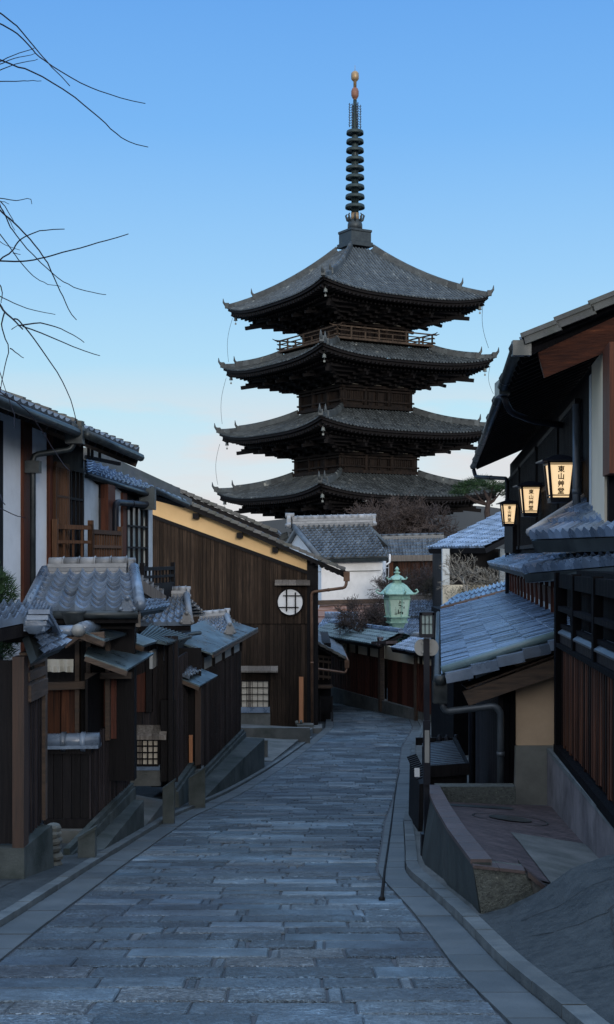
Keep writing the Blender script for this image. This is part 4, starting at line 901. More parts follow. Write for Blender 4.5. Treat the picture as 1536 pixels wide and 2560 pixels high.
# large roof
yr,ye=18.87,16.91
q=[V((A(70,0,ye).x,ye,Z(1531,ye))),V((A(345,0,ye).x,ye,Z(1528,ye))),V((A(330,0,yr).x,yr,Z(1432,yr))),V((A(118,0,yr).x,yr,Z(1434,yr)))]
m=MB(); tiles(m,q,7,8,.085,.045,TP); rf=gb.part('roof',m,'tile')
m=MB(); slabq(m,q,-.05,.10); gb.part('roof_board',m,'black_wood',rf)
m=MB(); ridge(m,V((A(121,0,yr).x,yr+.05,Z(1440,yr))),V((A(318,0,yr).x,yr+.05,Z(1438,yr))),.26,.17,.075,3,5); oni(m,V((A(322,0,yr).x,yr+.05,Z(1445,yr))),(1,0,0),.24); gb.part('ridge',m,'tile_pale',rf)
m=MB(); m.tube([q[3]+V((-.03,0,.05)),q[0]+V((-.03,0,.05))],.07,8); m.tube([q[2]+V((.03,0,.07)),q[1]+V((.03,0,.07))],.075,8); oni(m,q[1]+V((-.12,-.02,.0)),(0,-1,0),.17); gb.part('verge_roll',m,'tile',rf)
qb=[V((q[1].x,yr+1.1,Z(1500,ye))),V((q[0].x,yr+1.1,Z(1503,ye))),q[3]+V((0,.1,0)),q[2]+V((0,.1,0))]
m=MB(); tiles(m,qb,9,6,.06,.045); gb.part('roof_back',m,'tile')
m=MB(); m.poly([q[1]+V((-.25,.2,0)),qb[0]+V((-.25,-.2,0)),q[2]+V((-.25,0,-.05))]); gb.part('gable',m,'plaster_pale')
m=MB(); m.beam(q[2]+V((0,0,-.10)),q[1]+V((0,.05,-.12)),.06,.16);m.beam(q[2]+V((0,0,-.10)),qb[0]+V((0,.05,-.12)),.06,.16); gb.part('barge_board',m,'grey_wood',rf)
# small side roof right of it, beam and gutter under the eave
q=[A(345,1531,17.51),A(418,1519,19.72),A(400,1500,20.06),A(345,1502,18.19)]
m=MB(); tiles(m,q,8,3,.05,.03); rf=gb.part('side_roof',m,'tile'); m=MB(); slabq(m,q,-.04,.06); gb.part('roof_board',m,'gutter_metal',rf)
m=MB(); m.box(A(128,0,17.25).x,A(338,0,17.25).x,17.25,17.47,Z(1572,17.25),Z(1535,17.25)); gb.part('lintel',m,'black_wood')
m=MB(); m.tube([A(125,1537,16.87),A(345,1536,16.87)],.05,8); m.lathe(A(185,1568,16.87),[(.08,0),(.12,.08),(.16,.17),(.17,.20)],10); gb.part('gutter',m,'gutter_metal')
# metal sheet canopies
cn=0
def canopy(th,q,mt='metal_sheet',th_=.03,board=True,rib=0):
    q=[V(p) for p in q]; m=MB(); slabq(m,q,0,th_)
    if rib:
        for i in range(rib+1): m.beam(lerp(q[0],q[1],i/rib)+V((0,0,.012)),lerp(q[3],q[2],i/rib)+V((0,0,.012)),.022,.025)
    rf=th.part('metal_canopy',m,mt)
    if board:
        m=MB(); dn=V((0,0,-.07)); m.beam(q[0]+dn*.7,q[1]+dn*.7,.04,.06); th.part('canopy_board',m,'beam_brown',rf)
    return rf
gc=Thing('entrance_canopies','stepped grey metal canopies with wooden edges over the dark doorways left of the street','canopy',(-2.635,17.85,Z(1680,17.00)))
canopy(gc,[A(213,1636,16.49),A(318,1674,16.49),A(386,1632,19.04),A(224,1606,18.70)])
canopy(gc,[A(213,1580,16.57),A(262,1600,16.49),A(335,1578,18.70),A(280,1566,18.87)])
canopy(gc,[A(305,1594,18.36),A(358,1614,18.19),A(394,1602,19.89),A(340,1582,19.89)])
m=MB(); m.tube([A(208,1570,16.66),A(272,1556,18.02)],.085,8); m.tube([A(140,1578,16.57),A(205,1576,16.66)],.07,8); gc.part('roll_tiles',m,'tile')
m=MB(); m.lathe(A(196,1592,16.49),[(.01,0),(.06,.015),(.085,.06),(.085,.09),(.06,.14),(.01,.16)],12)
single('round_lamp',m,'steel_grey','small round grey globe mounted on a bracket under the big wavy tile roof','lamp',A(196,1592,16.49))
m=MB(); m.beam(A(150,1598,16.66),A(262,1588,16.66),.08,.09); m.beam(A(128,1560,16.74),A(132,1600,16.74),.08,.08); m.beam(A(165,1615,16.66),A(200,1590,16.57),.05,.06);m.beam(A(200,1590,16.57),A(260,1612,16.57),.05,.06); gc.part('beam',m,'beam_brown')
# recess between B and C : lattice window wall facing the street's lower end
gd=Thing('recess_wall','dark board wall in recess with small paper lattice window under a tiled visor','wall',(-3,22.00,gz(22.00)))
dR=22.18
m=MB(); boards(m,(A(322,0,dR).x,dR,0),(A(446,0,dR).x,dR,0),(Z(1955,dR),)*2,(Z(1590,dR),)*2,.12,.03,.004,side=(0,-1,0)); gd.part('wall',m,'burnt_boards')
m=MB(); m.box(A(436,0,22.88).x,A(447,0,22.88).x,21.91,22.13,Z(1955,22.00),Z(1600,22.00)); m.box(A(366,0,22.00).x,A(381,0,22.00).x,21.96,22.09,Z(1780,22.00),Z(1640,22.00)); gd.part('post',m,'black_wood')
m=MB(); f=[A(340,1690,22.09),A(364,1680,22.09),A(364,1780,22.09),A(340,1780,22.09)]; wallq(m,f[::-1],.04); gd.part('reddish_panel',m,'dark_red_boards')
visor(gd,330,420,1820,.25,dR)
lattice_window(gd,330,398,1848,1912,5,4,dR-.02)
m=MB(); wallq(m,[G(328,1926,dR-.08),G(400,1926,dR-.08),G(400,1912,dR-.08),G(328,1912,dR-.08)],.08); gd.part('window_sill',m,'tile_blue')
m=MB(); wallq(m,[G(326,1965,dR-.05),G(402,1965,dR-.05),G(402,1926,dR-.05),G(326,1926,dR-.05)],.1); gd.part('wall_base',m,'concrete')
m=MB(); wallq(m,[A(402,1955,22.04),A(440,1950,22.04),A(440,1750,22.04),A(402,1750,22.04)],.1); gd.part('board_panel',m,'black_wood')
m=MB(); a_=A(382,1672,21.91); b_=A(428,1640,23.32); m.hexa([a_,b_,b_+V((-.05,0,0)),a_+V((-.05,0,0))],[A(382,1628,21.91),A(428,1600,23.32),A(428,1600,23.32)+V((-.05,0,0)),A(382,1628,21.91)+V((-.05,0,0))]); gd.part('plaster_strip',m,'plaster_pale')
canopy(gd,[A(345,1596,21.12),A(418,1608,21.12),A(480,1592,24.29),A(380,1562,23.76)],'metal_sheet',.03,False,11)
# jog wall and dark doorway
ge=Thing('doorway_wall','dark board wall with black doorway, orange name plank and small tiled canopy','wall',(-2.4,27.26,gz(27.26)))
m=MB(); boards(m,(FLx(23.78)-.05,23.78,0),(FLx(26.51)-.05,26.51,0),(Z(1945,25.38),)*2,(Z(1640,25.38),)*2,.13,.03,.004,batten=.03); ge.part('board_panel',m,'burnt_boards')
m=MB(); wallq(m,[A(448,1930,26.70),A(503,1930,26.70),A(503,1620,26.70),A(448,1620,26.70)],.1); ge.part('door',m,'black_wood')
m=MB(); wallq(m,[A(488,1915,26.60),A(503,1910,26.60),A(503,1700,26.60),A(488,1700,26.60)],.06); ge.part('jamb',m,'gate_post')
m=MB(); wallq(m,[A(473,1912,26.55),A(482,1912,26.55),A(482,1838,26.55),A(473,1838,26.55)],.04); ge.part('name_plank',m,'orange_sign')
m=MB(); wallq(m,[A(440,1955,25.94),A(505,1935,26.51),A(505,1925,26.51),A(440,1940,25.94)],.6); ge.part('doorstep',m,'concrete')
stone_base(ge,23.69,26.70,Z(1950,24.91))
q=[A(440,1690,25.57),A(500,1714,25.57),A(545,1688,27.64),A(480,1662,27.45)]
m=MB(); slabq(m,q,0,.03); rf=ge.part('metal_canopy',m,'metal_sheet')
q=[A(440,1682,25.57),A(475,1694,25.57),A(503,1680,26.70),A(448,1650,26.88)]
m=MB(); tiles(m,q,5,4,.04,.03); ge.part('small_roof',m,'tile',rf)
m=MB(); m.beam(A(440,1698,25.57),A(498,1722,25.57),.04,.07); ge.part('canopy_board',m,'beam_brown',rf)
m=MB(); m.tube([A(441,1600,26.13),A(441,1935,26.13)],.04,7); m.tube([A(441,1605,26.13),A(447,1590,26.23),A(500,1582,27.73)],.045,7); ge.part('downpipe',m,'black_metal')
# board fence C
gf=Thing('board_fence','long dark vertical-board fence stepping along left kerb towards the board house','fence',(-2.1,33,gz(33)))
m=MB(); boards(m,(FLx(28.6),28.6,0),(FLx(35.3),35.3,0),(-4.50,-4.50),(-2.44,-2.44),.135,.03,.004,batten=.035); gf.part('board_panel',m,'burnt_boards')
m=MB(); wallq(m,[A(498,1925,28.6),A(503,1925,28.6),A(503,1640,28.6),A(498,1640,28.6)],.2); gf.part('post',m,'black_wood')
m=MB(); boards(m,(FLx(28.6)-.01,28.6,0),(FLx(35.3)-.01,35.3,0),(-2.44,-2.44),(-1.98,-1.98),1.6,.03,.03); gf.part('vent_panels',m,'plaster_pale')
m=MB()
for i in range(5):
    d_=28.75+1.6*i; m.rnd(); m.beam((FLx(d_)+.02,d_,-2.46),(FLx(d_)+.02,d_,-1.95),.07,.07)
    if i<4:
        m.beam((FLx(d_+.2)+.03,d_+.2,-2.06),(FLx(d_+1.2)+.03,d_+1.2,-2.06),.05,.2)
gf.part('frame',m,'black_wood')
stone_base(gf,28.4,35.4,-4.58,.16)
q=[A(524,1640,28.9),A(520,1611,31),A(560,1560,36.8),A(628,1572,36.9)]
q=[V((FLx(28.2)+.30,28.2,-2.03)),V((FLx(35.9)+.36,35.9,-1.93)),V((FLx(35.9)-.75,35.9,-1.58)),V((FLx(28.2)-.75,28.2,-1.66))]
canopy(gf,q,'metal_sheet',.035,True,0)
m=MB(); m.beam(q[0]+V((0,0,.02)),q[1]+V((0,0,.02)),.03,.04); gf.part('drip_edge',m,'metal_sheet')
# more small roofs behind the fences
def small_roof(name_label,ridgeL,ridgeR,eL_,eR_,dr_,de_,nc,nr,wallz=-4.5,mt='tile',on=.2,hip=None):
    T=Thing('garden_house',name_label,'roofed shed',(A(eL_[0],0,de_).x,dr_,wallz))
    q=[A(eL_[0],eL_[1],de_),A(eR_[0],eR_[1],de_),A(ridgeR[0],ridgeR[1]+14,dr_),A(ridgeL[0],ridgeL[1]+14,dr_)]
    m=MB(); tiles(m,q,nc,nr,.06,.04); rf=T.part('roof',m,mt)
    qb=[q[1]+V((0,2*(dr_-de_),0)),q[0]+V((0,2*(dr_-de_),0)),q[3],q[2]]; m=MB(); tiles(m,qb,nc,nr,.06,.04); T.part('roof_back',m,mt)
    m=MB(); slabq(m,q,-.05,.08); T.part('roof_board',m,'black_wood',rf)
    m=MB(); r0=A(ridgeL[0],ridgeL[1]+16,dr_);r1=A(ridgeR[0],ridgeR[1]+16,dr_); ridge(m,r0,r1,.24,.14,.07,2,4); oni(m,r1+V((.02,0,-.02)),(1,0,0),on); oni(m,q[1]+V((-.06,0,.0)),(0,-1,0),on*1.1); m.tube([q[1]+V((0,0,.06)),q[2]+V((0,0,.06))],.07,8); T.part('ridge',m,'tile_pale',rf)
    m=MB(); m.hexa([(q[0].x+.2,de_+.3,wallz),(q[1].x-.3,de_+.3,wallz),(q[1].x-.3,2*dr_-de_-.3,wallz),(q[0].x+.2,2*dr_-de_-.3,wallz)],[(q[0].x+.2,de_+.3,q[0].z),(q[1].x-.3,de_+.3,q[0].z),(q[1].x-.3,2*dr_-de_-.3,q[0].z),(q[0].x+.2,2*dr_-de_-.3,q[0].z)]); m.poly([(q[1].x-.3,de_+.3,q[0].z),(q[1].x-.3,2*dr_-de_-.3,q[0].z),(q[1].x-.3,dr_,r1.z)]); T.part('wall',m,'black_wood')
    return T
small_roof('small wavy-tiled garden roof with pale ridge, just right of the biggest left tile roof',(400,1478),(466,1476),(348,1562),(476,1560),28.2,26.2,7,6)
small_roof('low blue-grey tiled shed roof with short ridge behind the board fence, nearest the board house',(500,1534),(566,1528),(478,1590),(582,1585),34.5,32.5,8,5,on=.22)
# ---- concrete wing walls and ramps at kerb
def wing(label,px0,px1,yt0,yt1,yb,d):
    m=MB(); x0_=A(px0,0,d).x; x1_=A(px1,0,d).x
    zt0=Z(yt0,d); zt1=Z(yt1,d)
    m.hexa([(x0_,d,gz(d)-.3),(x1_,d-.0,gz(d)-.3),(x1_,d+.13,gz(d)-.3),(x0_,d+.13,gz(d)-.3)],[(x0_,d,zt0),(x1_,d,zt1),(x1_,d+.13,zt1),(x0_,d+.13,zt0)])
    m.hexa([(x0_,d-.015,zt0),(x1_+.015,d-.015,zt1),(x1_+.015,d+.145,zt1),(x0_,d+.145,zt0)],[(x0_,d-.015,zt0+.03),(x1_+.015,d-.015,zt1+.03),(x1_+.015,d+.145,zt1+.03),(x0_,d+.145,zt0+.03)])
    return single('wing_wall',m,'concrete_dark',label,'wall',(x0_,d,gz(d)),'wing walls at the left kerb')
wing('upright concrete slab below the tile-capped screen wall, nearest of the slabs at the left kerb',195,238,2100,2072,2150,15.0)
wing('upright concrete slab in front of the paper lattice window, middle of the slabs at the left kerb',407,436,1975,1953,2050,20.7)
wing('upright concrete slab below the black doorway, farthest of the slabs at the left kerb',472,513,1950,1922,2010,24.2)
def parapet(label,d0,d1,z0,z1,o0,o1):
    m=MB(); n=6
    for i in range(n):
        a=lerp(d0,d1,i/n); b=lerp(d0,d1,(i+1)/n); za=lerp(z0,z1,i/n); zb_=lerp(z0,z1,(i+1)/n)
        xo=lambda d: lk(d)-.12; 
        m.hexa([(FLx(a)-.1,a,gz(a)-.2),(xo(a),a,gz(a)-.2),(xo(b),b,gz(b)-.2),(FLx(b)-.1,b,gz(b)-.2)],[(FLx(a)-.1,a,za+.03),(xo(a),a,za),(xo(b),b,zb_),(FLx(b)-.1,b,zb_+.03)])
    return single('ramp_block',m,'concrete_dark',label,'ramp',(FLx(d0),d0,gz(d0)),'concrete ramp blocks at the left kerb')
parapet('level-topped concrete block below the board panels of the gatehouse, left kerb',15.14,19.6,-3.44,-3.52,0,0)
parapet('long level-topped concrete block below the long board fence, left kerb',24.4,35.2,-4.62,-4.72,0,0)
m=MB(); m.hexa([(-3.4,19.65,gz(26)-.2),(-2.35,19.65,gz(26)-.2),(-2.2,22.3,gz(26)-.2),(-3.2,22.3,gz(26)-.2)],[(-3.4,19.65,-3.80),(-2.36,19.65,-3.93),(-2.32,22.3,-4.0),(-3.2,22.3,-3.85)])
single('entrance_step',m,'concrete','flat concrete step between the two level-topped blocks under the paper lattice window','step',(-2.6,20.5,gz(21)))
# forecourt paving of the board house
m=MB(); m.hexa([(-2.2,37,gz(37)-.3),(lk(37)-.15,37,gz(37)-.3),(lk(48)-.2,49,gz(49)-.3),(-3.5,49,gz(49)-.3)],[(-2.2,37,gz(37)+.10),(lk(37)-.15,37,gz(37)+.06),(lk(48)-.2,49,gz(49)+.10),(-3.5,49,gz(49)+.3)]); struct('forecourt',m,'concrete')
m=MB(); m.box(-2.0,-1.1,38.0,38.2,gz(38),gz(38)+.55); m.box(-2.3,.1,44,44.2,gz(44),gz(44)+.5);
single('forecourt_wall',m,'concrete','low concrete walls in the forecourt at the foot of the brown board house','wall',(-1.5,38,gz(38)))
# stacked stones by the gate
st_=Thing('stone_stack','rough pile of flat stones at foot of the dark gate wall','stones',A(130,2168,14.2))
for i,(px,py,rr) in enumerate(((130,2160,.10),(133,2140,.10),(128,2120,.105),(133,2102,.09),(127,2084,.10),(134,2070,.075))):
    m=MB(); m.rnd(); p=A(px,py,14.2); pts=[]
    m.lathe(p-V((0,0,.05)),[(rr*.6,0),(rr*1.05,.025),(rr*1.15,.055),(rr*.95,.085),(rr*.5,.10)],7,rot=i*.7,smooth=False); st_.part('stone',m,'stone_rough')
# pine branch at the left edge
def needles(mb,c,r,n,L=.09,flat=.5):
    for i in range(n):
        u=V((random.gauss(0,1),random.gauss(0,1),random.gauss(0,1)*flat)); u.normalize(); p=V(c)+V((u.x*r*random.random()**.4,u.y*r*random.random()**.4,u.z*r*flat*random.random()**.4))
        d=(u+V((random.gauss(0,.5),random.gauss(0,.5),.5))).normalized()*L*random.uniform(.6,1.2); s=d.cross(V((random.random(),random.random(),random.random()))).normalized()*L*.05; mb.rnd(); mb.poly([p-s,p+s,p+d])
pn=Thing('pine_shrub','green pine foliage poking in at left edge over the gate roof','pine',(-3.9,14.4,gz(14.4)))
m=MB(); m.tube([(-3.9,14.4,gz(14.4)),(-3.7,14.4,-1.8),(-3.45,14.3,-.9),(-3.3,14.2,-.4)],[.09,.07,.05,.02],7); m.tube([(-3.7,14.4,-1.2),(-3.2,14.2,-.8)],[.04,.015],5); pn.part('trunk',m,'bark')
m=MB()
for px,py,r in ((-10,1450,.14),(4,1480,.16),(-14,1500,.22),(2,1530,.18),(14,1560,.15),(-20,1590,.25),(12,1600,.15),(30,1590,.10),(-2,1630,.16),(-40,1470,.25),(-40,1560,.3)):
    needles(m,A(px,py,14.2),r,420,.10,.9)
pn.part('foliage',m,'pine_needles')
# ------------------------------------------------------------------ bare tree reaching in from the left
tr=Thing('bare_tree','leafless tree at left edge whose thin arching twigs cross the sky','tree',(-3.75,9.6,gz(9.6)))
TD=9.5
m=MB(); m.tube([(-3.75,9.6,gz(9.6)-.1),(-3.7,9.6,-1),(-3.4,9.55,1.5),(-3.2,9.5,3.3),(-3.4,9.5,4.6)],[.16,.13,.10,.07,.04],8)
TIPS=[]
for tgt,r0 in (((-20,40),.02),((-15,600),.022),((-12,690),.02),((-20,480),.018),((-12,850),.02)):
    b=A(tgt[0],tgt[1],TD); s=V((-3.2,9.52,b.z-.6)); m.tube([s,lerp(s,b,.5)+V((0,0,.15)),b],[.032,.018,.008],6); TIPS.append(b)
tr.part('trunk',m,'bark')
k1=400/1484; TW=[]
def tw(pts,oy=0,r=.0055,k=k1): TW.append(([(x*k,y*k+oy) for x,y in pts],r))
tw([(-80,60),(0,120),(105,195),(175,262),(300,405),(375,500),(455,595),(540,680),(650,793)])
tw([(-80,170),(0,220),(90,262),(190,335),(290,445),(345,510),(450,590),(620,695),(800,795),(960,858),(1180,925),(1352,962)])
tw([(-80,520),(0,555),(130,605),(270,650),(440,735),(640,860),(840,1020),(950,1115),(1060,1222),(1150,1290),(1220,1327),(1376,1362)],0,.006)
tw([(-60,610),(40,550),(140,505),(295,455),(320,447)],0,.004); tw([(-60,620),(0,595),(110,548),(210,525),(322,499)],0,.004); tw([(-60,680),(0,652),(110,607),(230,573),(350,551)],0,.004)
tw([(-60,755),(20,757),(200,752),(280,747),(382,754)],0,.004)
o=460
tw([(-50,125),(0,132),(130,152),(180,150),(283,128),(299,185)],o,.004)
tw([(-30,100),(0,200),(45,275),(90,385),(130,445),(220,560),(350,700),(470,815),(560,890),(660,945),(760,985),(880,1012),(988,1026)],o,.005)
tw([(-40,200),(0,240),(80,310),(150,375),(255,480),(345,590),(410,685),(450,745),(490,840),(545,960),(600,1080),(655,1190),(708,1258)],o,.006)
tw([(-40,740),(0,705),(118,625),(150,560),(185,518),(255,478),(340,440),(450,420),(605,419)],o,.006)
tw([(-40,715),(0,714),(190,718),(280,712),(400,685),(540,643),(700,606),(870,555),(1040,508),(1193,462)],o,.006)
tw([(-40,400),(0,460),(110,610),(200,730),(290,835),(350,885),(430,925),(480,938),(565,948)],o,.004)
tw([(-30,510),(0,535),(80,578),(186,612)],o,.003); tw([(120,640),(190,657)],o,.003)
tw([(-40,880),(0,935),(22,990),(24,1050),(10,1100)],o,.005); tw([(-30,1025),(0,1038),(100,1092),(200,1135),(385,1188),(510,1208)],o,.004)
tw([(-60,1030),(0,1120),(45,1190),(120,1255),(212,1343)],o,.009)
tw([(45,1190),(20,1250),(17,1320),(35,1400),(95,1525),(50,1660),(25,1800),(8,1900)],o,.005); tw([(95,1525),(160,1570),(220,1613)],o,.004)
tw([(120,1255),(150,1248),(190,1280),(250,1350),(340,1470),(440,1610),(560,1790),(640,1960),(690,2110),(714,2225)],o,.0055)
tw([(170,1310),(260,1300),(345,1287),(450,1302),(540,1330),(640,1375),(782,1470)],o,.005); tw([(212,1318),(330,1360),(530,1445),(730,1530),(930,1592)],o,.005)
tw([(110,1350),(170,1308)],o,.003); tw([(-20,1690),(0,1755),(40,1870),(62,1930)],o,.004); tw([(70,1950),(110,2060),(142,2180),(130,2265)],o,.003)
tw([(-20,1915),(60,1962),(170,2030),(290,2140),(360,2240),(445,2374),(560,2560),(650,2670)],o,.0045)
tw([(0,158),(30,165),(85,184)],o,.003); tw([(10,165),(60,225),(130,345)],o,.004); tw([(75,305),(110,375),(140,430)],o,.003)
tw([(0,880),(20,930),(40,957)],940-0,.0045,500/1484); tw([(-30,970),(0,982),(110,1035),(190,1053)],940,.0045,500/1484)
for pts,r in TW:
    m=MB(); dd=TD+random.uniform(-.5,.5); n=len(pts)
    P=[A(x,y,dd+.25*math.sin(i*.8+r*900)*(i/n)) for i,(x,y) in enumerate(pts)]
    if pts[0][0]<0: t_=min(TIPS,key=lambda q:(q-P[0]).length); P=[t_+(t_-P[0]).normalized()*.02 if False else t_]+P
    # smooth the polyline
    for _ in range(1): 
        Q=[P[0]]
        for a,b in zip(P,P[1:]): Q+= [lerp(a,b,.28),lerp(a,b,.72)]
        Q.append(P[-1]); P=Q
    P=[p+V((random.gauss(0,.0015),0,random.gauss(0,.0015))) for p in P]; nn=len(P); m.tube(P,[r*(1.15-.65*i/nn) for i in range(nn)],5); tr.part('twig',m,'twig_dark')
# ------------------------------------------------------------------ right side
FX=lambda d: 3.75+.1*(d-18.5)            # street face of the tall dark house
EX=lambda d: 2.6+.099*(d-16.4)           # its eave
rn=V((-1,.1,0)).normalized(); rd=V((.1,1,0)).normalized()
hu=Thing('dark_townhouse','tall black timber townhouse on the right with deep sweeping eave above the lit lanterns','house',(4.2,22,gz(22)))
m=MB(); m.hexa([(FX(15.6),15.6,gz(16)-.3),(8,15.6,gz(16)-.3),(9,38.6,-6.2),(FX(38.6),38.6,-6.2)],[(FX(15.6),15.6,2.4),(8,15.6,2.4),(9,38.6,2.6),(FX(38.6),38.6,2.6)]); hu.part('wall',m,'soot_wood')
def fpanel(mb,da,db,zb,zt,off,th=.06):
    f=[V((FX(db),db,zb))+rn*off,V((FX(da),da,zb))+rn*off,V((FX(da),da,zt))+rn*off,V((FX(db),db,zt))+rn*off]; mb.hexa([k-rn*th for k in f],f)
m=MB(); fpanel(m,15.75,17.1,-.1,2.4,.03) ; hu.part('plaster_wall',m,'plaster_cream')
m=MB(); fpanel(m,15.1,15.75,.92,2.38,.05,.2); hu.part('post',m,'red_wood')
m=MB(); fpanel(m,17.15,17.4,-.1,2.3,.03); hu.part('plaster_strip',m,'plaster_pale')
m=MB(); pipe(m,[V((FX(17.9),17.9,2.0))+rn*.14,V((FX(17.9),17.9,-.3))+rn*.14],.055); hu.part('downpipe',m,'pipe_grey')
# lattice windows of the upper floor
for k,(da,db) in enumerate(((18.6,21.2),(21.8,26.0),(26.8,32),(32.8,38))):
    m=MB(); n=int((db-da)/.16)
    for i in range(n+1):
        d=lerp(da,db,i/n); m.rnd(); m.beam(V((FX(d),d,.25))+rn*.05,V((FX(d),d,2.1))+rn*.05,.045,.06,rn)
    for z in (.2,1.2,2.12): m.beam(V((FX(da),da,z))+rn*.06,V((FX(db),db,z))+rn*.06,.07,.08)
    fr=hu.part('window_lattice',m,'black_wood'); m=MB(); fpanel(m,da,db,.25,2.1,.012,.01); hu.part('pane',m,'glass',fr)
# roof with the big overhang; eave runs away from us
eN=V((EX(16.3),16.3,2.58)); eF=V((EX(38.6),38.6,2.66)); up=V((3.2,-.32,0))*1.0+V((0,0,1.38)); upN=V((3.2,-2.0,1.36))
q=[eN,eF,eF+up,eN+upN]
m=MB(); tiles(m,q,78,9,.05,.04); rf=hu.part('roof',m,'tile_old')
m=MB(); slabq(m,q,-.05,.07)
k=44
for i in range(k+1):
    a=lerp(eN,eF,i/k); m.rnd(); b=a+up*.42; m.beam(a+V((0,0,-.16)),b+V((0,0,-.16)),.07,.10)
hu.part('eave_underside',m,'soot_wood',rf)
m=MB(); N_=9
for i in range(N_):
    a=lerp(eN,eN+upN,i/N_); b=lerp(eN,eN+upN,(i+1.07)/N_); m.rnd(); m.beam(a+V((.0,-.06,.04)),b+V((0,-.06,.005)),.20,.055); m.beam(a+V((0,-.14,-.015)),b+V((0,-.14,-.05)),.035,.10)
hu.part('verge_tiles',m,'verge_tile',rf)
m=MB(); a=eN+V((.17,-.05,-.17)); b=eN+upN+V((0,-.05,-.26)); m.hexa([a+V((0,0,.02)),b+V((0,0,.02)),b+V((0,0,-.42)),a+V((.08,0,-.28))][::-1],[p+V((0,.06,0)) for p in [a+V((0,0,.02)),b+V((0,0,.02)),b+V((0,0,-.42)),a+V((.08,0,-.28))]][::-1]); hu.part('barge_board',m,'fascia_wood',rf)
m=MB(); g0=eN+V((-.08,0,-.10)); g1=eF+V((-.08,0,-.12)); m.tube([g0,lerp(g0,g1,.5)+V((0,0,-.03)),g1],.075,8)
for i in range(9): c=lerp(g0,g1,i/8+.0); m.tube([c-rd*.03,c+rd*.03],.095,8)
m.cbox(g0+V((.05,-.05,0)),.22,.14,.18); m.cbox(lerp(g0,g1,.17)+V((.0,0,-.02)),.16,.5,.22); hu.part('gutter',m,'gutter_metal',rf)
m=MB(); c=lerp(g0,g1,.17); pipe(m,[c+V((.02,0,-.12)),c+V((.12,.1,-.35)),c+V((.55,.5,-.45)),c+V((1.0,.6,-.50))],.05); hu.part('downpipe',m,'black_metal'); m=MB()
pipe(m,[g1+V((0,-.1,-.1)),g1+V((.05,-.15,-.30)),V((FX(36),36,2.05))+rn*.2,V((FX(36),36,.9))+rn*.2,V((FX(36),36,-1.0))+rn*.2],.055); hu.part('downpipe',m,'black_metal')
# white band with brown slats above the lower roof
m=MB(); fpanel(m,21.0,38.4,-1.05,-.24,.05,.08); hu.part('plaster_band',m,'plaster_pale')
m=MB(); n=13
for i in range(n):
    d=21.6+ (38-21.6)*i/n; m.rnd(); f=[V((FX(d+.75),d+.75,-.82+.0*i))+rn*.07,V((FX(d),d,-.82))+rn*.07,V((FX(d),d,-.52))+rn*.09,V((FX(d+.75),d+.75,-.52))+rn*.09]; m.hexa([k-rn*.03 for k in f],f); m.beam(V((FX(d+1),d+1,-.95))+rn*.08,V((FX(d+1),d+1,-.25))+rn*.08,.05,.06,rn)
hu.part('wall_slats',m,'dark_red_boards')
m=MB(); m.hexa([V((FX(20.5),20.5,-1.1))+rn*.0,V((FX(38.5),38.5,-1.1)),V((FX(38.5),38.5,-.98)),V((FX(20.5),20.5,-.98))],[V((FX(20.5),20.5,-1.1))+rn*.22,V((FX(38.5),38.5,-1.1))+rn*.22,V((FX(38.5),38.5,-1.02))+rn*.18,V((FX(20.5),20.5,-1.02))+rn*.18]); hu.part('flashing',m,'metal_sheet')
# pent roof along the facade between lanterns and slats
q=[V((FX(19.5),19.5,-.24))+rn*.62,V((FX(38.4),38.4,-.22))+rn*.62,V((FX(38.4),38.4,.02)),V((FX(19.5),19.5,.02))]
m=MB(); tiles(m,q,60,3,.045,.03); pr=hu.part('pent_roof',m,'tile_blue'); m=MB(); slabq(m,q,-.03,.09); hu.part('roof_board',m,'dark_patina',pr)
m=MB(); m.box(A(1276,0,34).x,A(1318,0,34).x+.5,33.6,35.0,Z(1382,34),Z(1312,34)); hu.part('wall_box',m,'black_wood')
